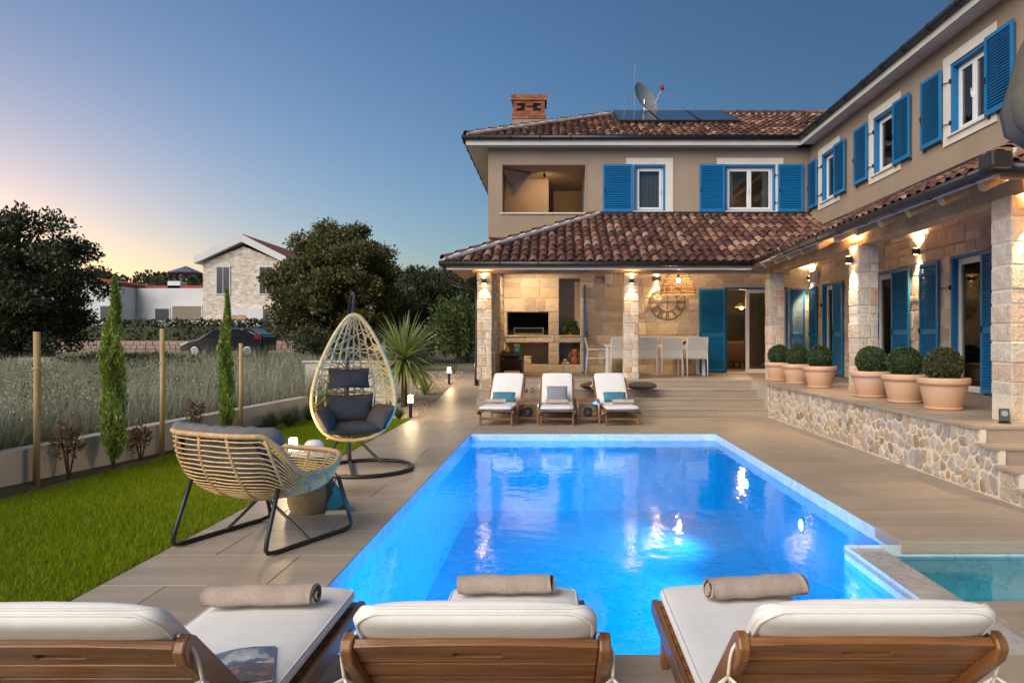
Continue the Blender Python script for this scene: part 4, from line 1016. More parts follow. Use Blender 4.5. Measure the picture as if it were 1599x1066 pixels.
# --- roof equipment
SLOPE = math.atan(PIT)
for i in range(3):
    x0 = 1.78+1.20*i; L = 2.25/math.cos(SLOPE); M_ = T(x0, 19.95, zu(19.95)+.17) @ RX(SLOPE)
    t = thing('solar_panel', ['flat dark solar collector at the chimney end of the roof row', 'middle flat dark solar collector of the roof row', 'flat dark solar collector at the vent pipe end of the roof row'][i], 'solar panel', M_, 'solar collectors on the upper roof')
    m = MB(); m.box(0.01, 1.17, 0, L, -.055, 0); m.build('casing', 'gutter', t, M_, bevel=.006)
    m = MB(); m.box(.04, 1.14, .03, L-.03, .001, .006); m.build('glazing', 'collector', t, M_)
    m = MB(); m.box(.15, .19, .05, L-.05, -.11, -.056).box(.95, .99, .05, L-.05, -.11, -.056); m.build('mounting_rail', 'steel', t, M_)
FD = T(2.85, 22.3, 9.42) @ RZ(R(42)) @ RX(R(-22))
dz = thing('satellite_dish', 'grey satellite dish on the roof ridge behind the solar panels', 'satellite dish', T(2.85, 22.3, 8.85))
m = MB(); m.loft([[(.50*r*math.cos(a), -.16*(r*r)+.08, .56*r*math.sin(a)) for a in [2*math.pi*i/28 for i in range(28)]] for r in (.02,.25,.5,.75,1.0)], caps=False)
m.loft([[(.50*r*math.cos(a), -.16*(r*r)+.095, .56*r*math.sin(a)) for a in [2*math.pi*i/28 for i in range(28)]] for r in (1.0,.75,.5,.25,.02)], caps=False)
m.build('reflector', 'dish', dz, FD, smooth=True)
m = MB(); m.tube([(0,.09,-.5),(0,-.3,-.42),(0,-.72,-.18)], .015, 6); m.build('arm', 'steel', dz, FD)
m = MB(); m.box(-.04,.04,-.80,-.68,-.2,-.06); m.build('receiver', 'lamp_red', dz, FD, bevel=.01)
m = MB(); m.tube([(2.85,22.3,8.75),(2.85,22.32,9.4)], .025, 8).tube([(2.85,22.3,9.1),(3.15,22.2,8.9)], .015, 6); m.build('mast', 'steel', dz)
for x, y, z0, z1, lb in ((2.55, 22.4, 8.8, 10.6, 'tall thin antenna rod standing beside the satellite dish'), (-1.25, 20.4, 8.73, 9.25, 'thin lightning rod on top of the brick chimney'), (2.2, 22.3, 8.85, 9.45, 'short thin lightning rod on the roof ridge')):
    t = thing('lightning_rod', lb, 'rod', T(x, y, z0)); m = MB(); m.tube([(x,y,z0-.05),(x,y,z1)], .009, 5); m.build('rod', 'steel', t); m = MB(); m.box(x-.03, x+.03, y-.03, y+.03, z0-.05, z0+.04); m.build('foot', 'steel', t)
# --- barbecue contents
t = thing('grill', 'steel charcoal grill rack standing in the black barbecue opening', 'grill', T(-.75, 18.45, 1.67))
m = MB()
for z in (1.70, 1.86): m.tube([(-1.15,18.36,z),(-.38,18.36,z)], .014, 6).tube([(-1.15,18.75,z),(-.38,18.75,z)], .012, 6)
m.build('rail', 'steel', t); 
for x in (-1.15, -.38):
    m = MB(); m.tube([(x,18.36,1.672),(x,18.36,1.88)], .013, 6); m.build('post', 'steel', t)
m = MB()
for i in range(22): m.tube([(-1.13+.034*i,18.36,1.73),(-1.13+.034*i,18.75,1.73)], .004, 4)
m.build('grate', 'steel', t, kind='stuff')
def leaf_cloud(n, fn, size, aspect=.55, jitter=.35):
    """n rhombic leaves; fn() -> (centres Nx3, outward Nx3)"""
    C, O = fn(n); s = size*(1-jitter+2*jitter*nrg.random(n))
    d = O+nrg.normal(0, .7, (n,3)); d /= np.linalg.norm(d, axis=1)[:,None]+1e-9
    r = nrg.normal(0, 1, (n,3)); e = np.cross(d, r); e /= np.linalg.norm(e, axis=1)[:,None]+1e-9
    V = np.zeros((n,4,3)); V[:,0] = C-d*s[:,None]*.5; V[:,1] = C+e*(s*aspect*.5)[:,None]; V[:,2] = C+d*s[:,None]*.5; V[:,3] = C-e*(s*aspect*.5)[:,None]
    return V.reshape(-1,3), np.arange(4*n).reshape(-1,4)
def ball_fn(c, r, rz=None, shell=.55):
    c = np.array(c); rz = rz or r
    def f(n):
        d = nrg.normal(0, 1, (n,3)); d /= np.linalg.norm(d, axis=1)[:,None]
        k = shell+(1-shell)*nrg.random(n)**.6
        return c+d*np.array([r,r,rz])*k[:,None], d
    return f
t = thing('leafy_plant', 'small leafy green plant on the tall niche shelf beside the barbecue', 'plant', T(.38, 18.5, 1.67))
V1, F1 = leaf_cloud(420, ball_fn((.38,18.45,1.90), .20, .22, .2), .075); np_obj('foliage', V1, F1, 'shrub_leaf', t, 'stuff')
m = MB(); m.lathe([(.06,0),(.085,.10),(.09,.11)], 14, (.38,18.48,1.669)); m.build('pot', 'terracotta', t)
t = thing('clay_figure', 'brown clay figure jug in the lower niche', 'jug', T(.50, 18.5, .88)); m = MB(); m.lathe([(.05,0),(.10,.08),(.09,.18),(.05,.25),(.08,.31),(.085,.38),(.04,.44)], 16, (.48,18.5,.881)); m.build('body', 'terracotta', t, smooth=True)
for s in (-1, 1): m = MB(); m.tube(cr([(.48+s*.08,18.5,1.0),(.48+s*.15,18.48,1.10),(.48+s*.075,18.5,1.19)], 5), .02, 8); m.build('handle', 'terracotta', t, smooth=True)
t = thing('stone_carving', 'pale stone box under the grill opening', 'box', T(-.82, 18.5, .88)); m = MB(); m.box(-.9,-.70,18.45,18.6,.881,1.07); m.build('block', 'far_stone', t, bevel=.03); m = MB(); m.prism([(-.91,1.071),(-.69,1.071),(-.72,1.11),(-.88,1.11)], 18.44, 18.61); m.build('lid', 'far_stone', t)
t = thing('rock_pile', 'small pile of stones in the lower niche beside the clay jug', 'stones', T(.2, 18.5, .88))
for i, (x, z, r_) in enumerate(((.15,.92,.06),(.28,.915,.055),(.21,.99,.05))): m = MB(); m.loft([[(x+r_*k*math.cos(a)*1.2, 18.5+r_*k*math.sin(a), z+h*r_*.7) for a in [j*1.047 for j in range(6)]] for k, h in ((.5,-.95),(1,-.2),(.9,.4),(.4,.95))]); m.build('rock', 'far_stone', t)
# console table behind the pillar
t = thing('console_table', 'small dark console table beside the barbecue pillar', 'table', T(-1.0, 16.2, TZ))
m = MB(); m.box(-1.35, -.80, 16.0, 16.45, TZ+.52, TZ+.56); m.build('top', 'dark_wood', t, bevel=.006)
for x in (-1.33, -.82):
    for y in (16.03, 16.42): m = MB(); m.box(x-.015, x+.015, y-.015, y+.015, TZ+.001, TZ+.52); m.build('leg', 'dark_wood', t)
t = thing('wicker_armchair', 'brown wicker armchair tucked behind the barbecue pillar', 'chair', T(-1.28, 17.0, TZ))
m = MB(); m.box(-1.40,-.85,16.75,17.35,TZ+.12,TZ+.40).box(-1.40,-.95,17.25,17.36,TZ+.401,TZ+.62); m.build('seat', 'wicker_brown', t, bevel=.05)
for x in (-1.36,-.9):
    for y in (16.8,17.3): m = MB(); m.box(x-.02,x+.02,y-.02,y+.02,TZ+.001,TZ+.12); m.build('leg', 'wicker_brown', t)
t = thing('amber_vase', 'small amber vase with arching leaves on the console table', 'vase', T(-1.18, 16.2, TZ+.56)); m = MB(); m.lathe([(.035,0),(.06,.05),(.05,.11),(.035,.14),(.045,.16)], 14, (-1.18,16.2,TZ+.561)); m.build('body', 'amber', t, smooth=True)
for a, h, q in ((2.4,.42,.42),(3.4,.3,.45),(2.9,.55,.3)):
    m = MB(); m.tube(cr([(-1.18,16.2,TZ+.70),(-1.18+q*.4*math.cos(a),16.2+.1*math.sin(a),TZ+.70+h*.7),(-1.18+q*math.cos(a)*.8,16.2+.2*math.sin(a),TZ+.70+h*.75),(-1.18+q*math.cos(a),16.2+.25*math.sin(a),TZ+.70+h*.55)],5), .009, 5, flat=.4); m.build('leaf', 'yucca_leaf', t)
t = thing('green_vase', 'small green glazed vase with white flowers on the console table', 'vase', T(-.95, 16.2, TZ+.56)); m = MB(); m.lathe([(.05,0),(.075,.05),(.07,.10),(.05,.13)], 14, (-.95,16.2,TZ+.561)); m.build('body', 'green_glaze', t, smooth=True)
V1, F1 = leaf_cloud(50, ball_fn((-.95,16.2,TZ+.75), .08, .05, .1), .04); np_obj('flowers', V1, F1, 'hat', t, 'stuff')
# --- dining set
t = thing('dining_table', 'long white outdoor dining table under the basket pendant', 'table', T(2.4, 17.0, TZ))
m = MB(); m.box(1.15, 3.65, 16.62, 17.5, TZ+.71, TZ+.75); m.build('top', 'white_metal', t, bevel=.008)
for x in (1.22, 3.58):
    for y in (16.70, 17.42): m = MB(); m.box(x-.035,x+.035,y-.035,y+.035,TZ+.001,TZ+.71); m.build('leg', 'white_metal', t)
def dining_chair(M_, label):
    t = thing('dining_chair', label, 'chair', M_, 'white dining chairs'); w, r_ = .24, .013
    for s in (-1, 1):
        m = MB(); m.tube([(s*w,-.26,.002),(s*w,-.24,.45),(s*w,-.22,.62),(s*w,-.29,.93)], r_, 8); m.build('back_leg', 'white_metal', t, M_, smooth=True)
        m = MB(); m.tube(cr([(s*w,.24,.002),(s*w,.24,.6),(s*w,.18,.64),(s*w,-.21,.64)], 3), r_, 8); m.build('arm_leg', 'white_metal', t, M_, smooth=True)
        m = MB(); m.tube([(s*w,.24,.43),(s*w,-.24,.43)], r_, 8); m.build('seat_rail', 'white_metal', t, M_)
    m = MB(); m.box(-w,w,-.23,.235,.425,.437); m.build('seat', 'mesh_fabric', t, M_)
    m = MB(); m.add([(-w,-.235,.45),(w,-.235,.45),(w,-.225,.62),(-w,-.225,.62),(w,-.295,.935),(-w,-.295,.935),(-w,-.245,.45),(w,-.245,.45),(w,-.235,.62),(-w,-.235,.62),(w,-.305,.935),(-w,-.305,.935)], [(0,1,2,3),(3,2,4,5),(6,9,8,7),(9,11,10,8),(5,4,10,11)]); m.build('backrest', 'mesh_fabric', t, M_)
    m = MB(); m.tube([(-w,-.29,.93),(w,-.29,.93)], r_, 8); m.build('top_rail', 'white_metal', t, M_)
    return t
c0 = dining_chair(T(3.33, 16.45, TZ), 'white mesh dining chair beside the blue door shutter')
for x, y, a, lb in ((2.73, 16.45, 0, 'white mesh dining chair second from the blue door shutter'), (2.13, 16.45, 0, 'white mesh dining chair just right of the middle pillar'), (1.52, 16.45, 0, 'white mesh dining chair half hidden by the middle pillar'),
                    (0.98, 17.05, -90, 'white mesh dining chair at the table end beside the barbecue'), (3.33, 17.72, 180, 'white mesh dining chair against the wall facing the pool by the door'), (2.13, 17.72, 180, 'white mesh dining chair against the wall below the clock')):
    copy_tree(c0, T(x, y, TZ) @ RZ(R(a)), label=lb)
for i, (x, y, h, r_, mt, lb) in enumerate(((2.98,17.0,.26,.03,'black','slim dark bottle on the dining table'),(2.62,16.85,.09,.04,'dark_wood','small dark cup on the dining table near the bottle'),(3.12,16.8,.10,.05,'black','round black pot on the dining table'))):
    t = thing(['bottle','cup','tea_pot'][i], lb, ['bottle','cup','pot'][i], T(x, y, TZ+.75)); m = MB()
    m.lathe([(r_*.9,0),(r_,.02),(r_,h*.6),(r_*.45,h*.8),(r_*.4,h)] if i == 0 else [(r_*.7,0),(r_,h*.5),(r_*.9,h)], 14, (x,y,TZ+.751)); m.build('body', mt, t, smooth=True)
    m = MB(); m.lathe([(r_*.42,0),(r_*.42,.02)] if i == 0 else [(r_*.7,0),(r_*.3,.015)], 12, (x,y,TZ+.751+h)); m.build('cap', 'steel', t)
# --- potted box balls
PY = [8.5, 9.45, 10.4, 12.5, 13.66, 14.75]
plab = ['brownish clipped box ball in a clay pot by the end pillar', 'clipped box ball in a clay pot, middle of the trio by the side steps', 'fresh green box ball in a clay pot touching the inner side of the pillar with a lamp', 'clipped box ball in a clay pot beside the lamp pillar, nearest the deck trio', 'clipped box ball in a clay pot, middle of the trio by the wide steps', 'clipped box ball in a clay pot next to the corner pillar']
plab[2] = 'fresh green box ball in a clay pot in front of the lamp pillar'; plab[3] = 'clipped box ball in a clay pot just behind the lamp pillar'
POT = None
for i, y in enumerate(PY):
    F = T(4.80+rng.uniform(-.02,.02), y, TZ+.002); t = thing('potted_boxwood', plab[i], 'potted plant', F, 'potted box balls on the terrace edge')
    if POT is None:
        POT = MB().lathe([(.195,0),(.205,.01),(.265,.26),(.272,.30),(.292,.305),(.300,.325),(.300,.365),(.292,.385),(.262,.385),(.255,.33)], 40, cap1=False).mesh('pot', 'pot', True)
        SAU = MB().lathe([(.21,0),(.225,.025),(.215,.03)], 40).mesh('saucer', 'pot', True)
        SOI = MB().lathe([(.256,0),(.256,.004)], 24).mesh('soil', 'soil')
    inst('pot', POT, t, F @ T(0,0,.006)); inst('saucer', SAU, t, F); inst('soil', SOI, t, F @ T(0,0,.335))
    V1, F1 = leaf_cloud(3600, ball_fn((0,0,.545), .232*(1.0+.04*rng.uniform(-1,1)), .225, .80), .030, .6)
    np_obj('clipped_ball', V1, F1, 'box_leaf_brown' if i == 0 else 'box_leaf', t, 'stuff', F)
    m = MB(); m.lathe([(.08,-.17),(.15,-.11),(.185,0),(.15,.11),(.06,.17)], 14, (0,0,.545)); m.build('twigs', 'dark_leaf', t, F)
    m = MB(); m.tube([(0,0,.33),(.01,0,.5)], .02, 6); m.build('stem', 'bark', t, F)
F = T(4.60, 7.02, TZ) @ RZ(R(-25)); t = thing('floor_spotlight', 'small black floor spotlight leaning at the foot of the end pillar', 'spotlight', F)
m = MB(); m.box(-.045,.045,-.03,.03,.012,.15, RX(R(-14))); m.build('housing', 'black_metal', t, F, bevel=.008); m = MB(); m.lathe([(.03,0),(.032,.004)], 14, m=T(0,-.012,.10) @ RX(R(76))); m.build('lens', 'far_glass', t, F); m = MB(); m.box(-.05,.05,-.05,.05,.001,.012); m.build('foot', 'black_metal', t, F)
# ================================================================== LOUNGERS
def lounger(M_, label, group):
    t = thing('sun_lounger', label, 'sun lounger', M_, group)
    hy, hz, ang = -1.02, .275, R(44); L = .72
    d = Vector((0, -math.cos(ang), math.sin(ang))); n = Vector((0, math.sin(ang), math.cos(ang)))     # along the back, front normal
    for s in (-1, 1):
        m = MB(); m.prism([(-.02-1.40, .20), (.0, .20), (.03, .225), (.03, .245), (.0, .275), (-1.42, .275)], -.0, .03, T(s*.315-.015, 0, 0) @ RZ(R(90)) @ T(0,-.03,0)); m.build('side_rail', 'wood_rail', t, M_, bevel=.005)
        for y in (-.10, -1.22): m = MB(); m.box(s*.285-.016, s*.285+.016, y-.028, y+.028, .001, .24); m.build('leg', 'wood', t, M_, bevel=.005)
        # rounded back rail
        B = frame(Vector((s*.318, hy, hz))-n*.03, (1,0,0), d); m = MB(); R_ = .034
        prof = [(0,-.045),(L-.03,-.045),(L+.005,-.03),(L+.012,-.005),(L,.02),(L-.03,.028),(0,.028)]
        m.add([(-.015,p[0],-p[1]-.012) for p in prof]+[(.015,p[0],-p[1]-.012) for p in prof], [tuple(range(7)), tuple(range(7,14))[::-1]]+[((j+1) % 7, j, 7+j, 7+(j+1) % 7) for j in range(7)])
        m.build('back_rail', 'wood_rail', t, M_ @ B, bevel=.006)
    for y in (-.10, -1.22): m = MB(); m.box(-.27, .27, y-.014, y+.014, .10, .135); m.build('crossbar', 'wood', t, M_, bevel=.004)
    sm = MB(); sm.box(-.30, .30, -.036, .036, -.010, .010); smesh = sm.mesh('slat', 'wood')
    for i in range(10): inst('slat', smesh, t, M_ @ T(0, -.05-.1*i, .264))
    # back slats, behind the mattress
    B = frame(Vector((0, hy, hz))-n*.03, (1,0,0), d)
    for i in range(6):
        m = MB(); a = .02+.1005*i; m.box(-.302, .302, a, a+.086, -.012, .008); m.build('slat', 'wood', t, M_ @ B, bevel=.004)
    # top slat with hand hole
    N = 32; outer = []; inner = []; a0, a1 = .625, .722
    for k in range(N):
        a = 2*math.pi*k/N; c, s_ = math.cos(a), math.sin(a)
        q = max(abs(c), abs(s_)); x = .302*c/q; yy = (a0+a1)/2+(a1-a0)/2*s_/q
        if yy > a1-.001: yy = a1+.016*(1-(x/.302)**2)
        outer.append((x, yy)); e = 4; rr_ = (abs(c)**e+abs(s_)**e)**(-1/e)
        xi = .075*c/max(abs(c), abs(s_), 1e-6); inner.append((max(-.06, min(.06, .075*c*rr_*1.0)), (a0+a1)/2-.002+.016*s_*rr_))
    m = MB(); m.loft([[(p[0],p[1],-.014) for p in outer], [(p[0],p[1],.008) for p in outer], [(p[0],p[1],.008) for p in inner], [(p[0],p[1],-.014) for p in inner]], closed=True); m.build('top_slat', 'wood', t, M_ @ B, bevel=.003)
    m = MB(); 
    # prop strut
    for s in (-1, 1):
        m = MB(); m.tube([tuple(Vector((s*.24, hy, hz))+d*.40-n*.03), (s*.24, hy-.30, .21)], .014, 6); m.build('prop', 'wood', t, M_)
    # mattress: swept rounded section that bends at the hinge
    Wd = .60; Th = .062; rings = []
    path = []
    for u in [0, .006, .018, .04, .10, .25, .4, .55, .7, .85, .94, .98, 1.01, 1.04, 1.07, 1.10, 1.14, 1.24, 1.39, 1.54, 1.66, 1.74, 1.775, 1.795, 1.808, 1.814]:
        path.append(u)
    TOT = path[-1]
    def pos(u):
        k = sstep(.94, 1.14, u); th = ang*k
        if u <= .94: return Vector((0, -u, .345-Th/2+.0)), 0.0
        # integrate
        p = Vector((0, -.94, .345-Th/2)); steps_ = 24; du = (u-.94)/steps_
        for i in range(steps_):
            q = ang*sstep(.94, 1.14, .94+du*(i+.5)); p += Vector((0, -math.cos(q), math.sin(q)))*du
        return p, th
    for u in path:
        p, th = pos(u); nn = Vector((0, math.sin(th), math.cos(th)))
        e = min(u, TOT-u); rd = .055; ins = 0.0 if e > rd else rd-math.sqrt(max(0, rd*rd-(rd-e)**2))
        tk = 1.0 if e > .03 else .42+.58*math.sqrt(max(0, 1-(1-e/.03)**2))
        hw = Wd/2-ins; ring = []
        for k in range(28):
            a = 2*math.pi*k/28; c, s_ = math.cos(a), math.sin(a); E = 5.0
            rx = hw*math.copysign(abs(c)**(2/E), c)
            f = math.copysign(abs(s_)**(2/2.6), s_)*Th/2*tk
            bulge = .006*math.cos(min(1, abs(rx)/hw)*math.pi/2) if s_ > 0 else 0
            ring.append(tuple(p+Vector((rx, 0, 0))+nn*(f+bulge)))
        rings.append(ring)
    m = MB(); m.loft(rings); mt = m.build('mattress', 'canvas', t, M_, smooth=True)
    for idx, zz in ((2, .5), (26, -.5)):
        loop = [Vector(r_[idx]) for r_ in rings] + [Vector(r_[14-idx if idx == 2 else 16]) for r_ in rings[::-1]]
        m = MB(); m.tube(loop, .0045, 6, closed=True); m.build('piping', 'canvas', mt, M_, smooth=True)
    # cloth pocket folded over the back rail
    m = MB(); pk = []
    for (a, o) in ((.715, -.020), (.775, -.020), (.79, .0)): pk.append((a, o))
    m.add([tuple(Vector((0,0,0))+Vector((x, a, o+.004*math.sin(x*70+a*20)))) for (a, o) in ((.705,-.022),(.745,-.026),(.782,-.045)) for x in [(-.285+.57*i/40) for i in range(41)]],
          [(r_*41+i, r_*41+i+1, (r_+1)*41+i+1, (r_+1)*41+i) for r_ in range(2) for i in range(40)])
    m.build('pocket', 'canvas_beige', mt, M_ @ B, smooth=True)
    # tie cords with bows at the back rails
    for s in (-1, 1):
        o = Vector((s*.335, .60, -.01)); m = MB()
        m.tube(cr([(s*.30,.72,-.03),(s*.338,.68,.0),(s*.342,.60,.04)], 4), .0045, 6)
        for (ax, az) in ((-.045,-.02),(.04,-.03)):
            m.tube(cr([(s*.342,.60,.04),(s*.342+ax*.7,.62,.05-az),(s*.342+ax,.59,.055-az),(s*.342+ax*.5,.575,.05),(s*.342,.60,.04)], 4), .0045, 6)
        m.tube(cr([(s*.342,.60,.04),(s*.342+.015,.55,.06),(s*.342-.01,.505,.065)], 4), .0045, 6).tube(cr([(s*.342,.60,.04),(s*.342-.03,.56,.055),(s*.342-.04,.51,.06)], 4), .0045, 6)
        m.build('tie_cord', 'cord', t, M_ @ B, smooth=True)
    m = MB(); m.box(.331, .337, -.26, -.20, .19, .23); m.build('tie_cord', 'cord', t, M_)
    return t
NEAR = 3.23
L0 = lounger(T(-1.24, NEAR, 0), 'white lounger with a magazine lying on it, its wooden back turned to the near deck', 'sun loungers on the near deck')
copy_tree(L0, T(-.20, NEAR+.01, 0), label='white lounger between two others on the near deck, towel folded straight across it')
copy_tree(L0, T(.78, NEAR+.02, 0), label='white lounger on the near deck beside the spa')
FAR = 12.10
copy_tree(L0, T(-1.10, FAR, 0) @ RZ(R(180-5)), label='white lounger with teal cushion at the path end of the steps', group='sun loungers in front of the steps')
copy_tree(L0, T(0.0, FAR, 0) @ RZ(R(180)), label='white lounger with plain grey cushion in front of the steps', group='sun loungers in front of the steps')
copy_tree(L0, T(1.17, FAR, 0) @ RZ(R(180+5)), label='white lounger with teal cushion in front of the dark oval step cushions', group='sun loungers in front of the steps')
# ---- rolled towels
def towel(M_, label, L=.46, r=.058, sq=.86, seed=1, grp='rolled beige towels'):
    rr = random.Random(seed); turns = 3.6; n = 72; th = .0075; outer = []; inner = []
    for i in range(n+1):
        a = 2*math.pi*turns*i/n; rad = .010+(r-.010)*i/n
        outer.append((rad*math.cos(a), rad*math.sin(a)*sq)); inner.append(((rad-th)*math.cos(a), (rad-th)*math.sin(a)*sq))
    sec = outer+inner[::-1]; m = MB(); rings = []
    K = 14
    for k in range(K+1):
        x = -L/2+L*k/K; e = min(k, K-k); sc = .955 if e == 0 else 1.0
        ox, oz = .003*math.sin(k*1.3+seed), .002*math.sin(k*.9+seed*2)
        rings.append([(x+(.012*math.sin(j*.23+seed) if e == 0 else 0), p[0]*sc+ox, p[1]*sc+oz) for j, p in enumerate(sec)])
    nn = len(sec); vs = [p for r_ in rings for p in r_]
    fs = [(i*nn+j, i*nn+(j+1) % nn, (i+1)*nn+(j+1) % nn, (i+1)*nn+j) for i in range(K) for j in range(nn)]
    for k, base in ((0, 0), (1, K*nn)):
        for j in range(n):
            q = (base+j, base+j+1, base+nn-2-j, base+nn-1-j); fs.append(q if k == 0 else q[::-1])
    m.add(vs, fs)
    o = m.build('rolled_towel', 'towel', None, M_ @ T(0, 0, r*sq+.001), smooth=True); return tag(o, label, 'towel', grp)
MZ = .350
towel(T(-1.28, NEAR-.27, MZ) @ RZ(R(3)), 'rolled beige towel on the near lounger with the magazine', seed=1)
towel(T(-.23, NEAR-.13, MZ) @ RZ(R(1)), 'rolled beige towel on the middle near lounger', .42, .052, .9, seed=2)
towel(T(.89, NEAR-.17, MZ) @ RZ(R(9)), 'rolled beige towel on the near lounger beside the spa', .44, .062, .84, seed=3)
for x, y, a, lb in ((-1.16, FAR+.50, 2, 'rolled beige towel on the path end lounger before the steps'), (.0, FAR+.42, 0, 'rolled beige towel on the lounger with the grey cushion'), (1.22, FAR+.44, -3, 'rolled beige towel on the lounger before the oval step cushions')):
    towel(T(x, y, MZ) @ RZ(R(a)), lb, .40, .055, .85, seed=int(x*10)+9, grp='towels on the far loungers')
# ---- magazine
t = thing('magazine', 'open glossy magazine lying on the near lounger', 'magazine', T(-1.115, NEAR-.83, MZ) @ RZ(R(20)))
F = WM[t]
for nm, mat, y0, y1 in (('cover', 'magazine', .0, .14), ('lower_page', 'magazine_warm', -.13, -.003)):
    m = MB(); n = 8; vs = []
    for i in range(n+1):
        x = -.11+.22*i/n; z = .006+.010*math.sin(math.pi*i/n)
        vs += [(x,y0,z),(x,y1,z),(x,y0,z-.004),(x,y1,z-.004)]
    m.add(vs, [f for i in range(n) for f in ((4*i,4*i+4,4*i+5,4*i+1),(4*i+2,4*i+3,4*i+7,4*i+6),(4*i,4*i+2,4*i+6,4*i+4),(4*i+1,4*i+5,4*i+7,4*i+3))]); m.build(nm, mat, t, F, smooth=False)
m = MB(); m.box(-.112,.112,-.131,.141,.0,.004); m.build('pages', 'page', t, F)
# ---- pillows
def pillow(name, M_, sx, sy, sz, mat, parent=None, p=3.0, n=16, pinch=.10, lump=.0):
    m = MB(); vs = []
    def ht(u, v):
        a = max(0, 1-abs(u)**p); b = max(0, 1-abs(v)**p); return (a*b)**.5
    for side in (1, -1):
        for i in range(n+1):
            for j in range(n+1):
                u, v = -1+2*i/n, -1+2*j/n; u, v = math.sin(u*math.pi/2), math.sin(v*math.pi/2)
                k = 1-pinch*(1-abs(u*v))*(.5*(u*u+v*v))
                vs.append((u*sx/2*(1-pinch*(1-abs(v))*u*u*0.5), v*sy/2*(1-pinch*(1-abs(u))*v*v*0.5), side*sz/2*ht(u, v)*(1+lump*math.sin(u*7+v*3)*math.cos(v*8))))
    K = (n+1)*(n+1); fs = []
    for i in range(n):
        for j in range(n):
            q = (i*(n+1)+j, (i+1)*(n+1)+j, (i+1)*(n+1)+j+1, i*(n+1)+j+1); fs.append(q); fs.append(tuple(x+K for x in q[::-1]))
    m.add(vs, fs); return m.build(name, mat, parent, M_, smooth=True)
def back_cushion(x, y, sx, sy, mat, label, rz=0):
    M_ = T(x, y, .35+sy*.42) @ RZ(R(rz)) @ RX(R(52)); return tag(pillow('cushion', M_, sx, sy, .13, mat), label, 'cushion', 'cushions on the far loungers')
back_cushion(-1.02, FAR+.92, .44, .22, 'teal_cushion', 'oblong teal cushion on the path end lounger', -5)
back_cushion(.0, FAR+.90, .40, .36, 'grey_pillow', 'square grey cushion on the lounger between two side tables')
back_cushion(1.10, FAR+.92, .44, .22, 'teal_cushion', 'oblong teal cushion on the lounger before the oval step cushions', 5)
# ---- side tables between the far loungers
def side_table(x, y, label):
    M_ = T(x, y, 0); t = thing('side_table', label, 'table', M_, 'wooden side tables between far loungers'); w = .21
    for i in range(5): m = MB(); a = -w+.084*i; m.box(-w, w, a+.004, a+.080, .41, .432); m.build('slat', 'wood', t, M_, bevel=.003)
    for sx in (-1, 1):
        for sy in (-1, 1): m = MB(); m.box(sx*(w-.02)-.02, sx*(w-.02)+.02, sy*(w-.02)-.02, sy*(w-.02)+.02, .001, .409); m.build('leg', 'wood', t, M_, bevel=.003)
        m = MB(); m.box(sx*(w-.02)-.012, sx*(w-.02)+.012, -w+.041, w-.041, .36, .405); m.build('apron', 'wood', t, M_)
        m = MB(); m.box(-w+.041, w-.041, sx*(w-.02)-.012, sx*(w-.02)+.012, .36, .405); m.build('apron', 'wood', t, M_)
    m = MB(); m.box(-w+.02, w-.02, -w+.045, w-.045, .10, .118); m.build('shelf', 'wood', t, M_)
    return t
TB = [(-.54, 12.62), (.57, 12.62)]
side_table(*TB[0], 'wooden side table with two wine glasses'); side_table(*TB[1], 'wooden side table with an empty top')
def lantern(x, y, label):
    M_ = T(x, y, .118); t = thing('lantern', label, 'lantern', M_, 'patterned lanterns'); rb = lambda z: .085*math.sin(math.pi*(.16+.68*z))**.6
    m = MB()
    for k in range(14):
        for s in (1, -1): m.tube([(rb(z)*math.cos(2*math.pi*k/14+s*z*1.3), rb(z)*math.sin(2*math.pi*k/14+s*z*1.3), .004+z*.15) for z in [q/8 for q in range(9)]], .0045, 4, caps=False)
    m.build('cage', 'wicker_brown', t, M_, kind='stuff')
    m = MB(); m.lathe([(.05,.01),(.06,.05),(.06,.10),(.05,.14)], 14); m.build('inner', 'grey_pillow', t, M_, smooth=True)
    m = MB(); m.tube(cr([(-.06,0,.145),(-.05,0,.21),(0,0,.235),(.05,0,.21),(.06,0,.145)], 5), .006, 6); m.build('handle', 'rope', t, M_)
lantern(*TB[0], 'patterned dark lantern under the wine glass table'); lantern(*TB[1], 'patterned dark lantern under the empty side table')
def wine(x, y, label, full):
    M_ = T(x, y, .433); t = thing('wine_glass', label, 'glass', M_, 'wine glasses')
    m = MB(); m.lathe([(.032,0),(.030,.003),(.005,.006),(.0045,.09),(.02,.105),(.036,.135),(.038,.165),(.030,.205),(.029,.205),(.036,.165),(.034,.137),(.003,.108)], 20, cap1=False); m.build('glass', 'wine_glass', t, M_, smooth=True)
    m = MB(); m.lathe([(.003,.110),(.033,.138),(.0355,.158 if full else .142),(.001,.158 if full else .142)], 18); m.build('wine', 'rose_wine', t, M_, smooth=True)
wine(-.58, 12.58, 'wine glass full of rose wine', True); wine(-.46, 12.64, 'nearly empty wine glass', False)
# ---- dark pebble cushions on the steps
for x, a, lb in ((.80, 4, 'dark oval floor cushion on the step, barbecue side of the lounger'), (1.76, -5, 'dark oval floor cushion on the step, door side of the lounger')):
    M_ = T(x, 14.215, .495+.085) @ RZ(R(a)); tag(pillow('floor_cushion', M_, .62, .40, .165, 'brown_cushion', p=2.2, pinch=-.05), lb, 'cushion', 'dark oval cushions on the steps')
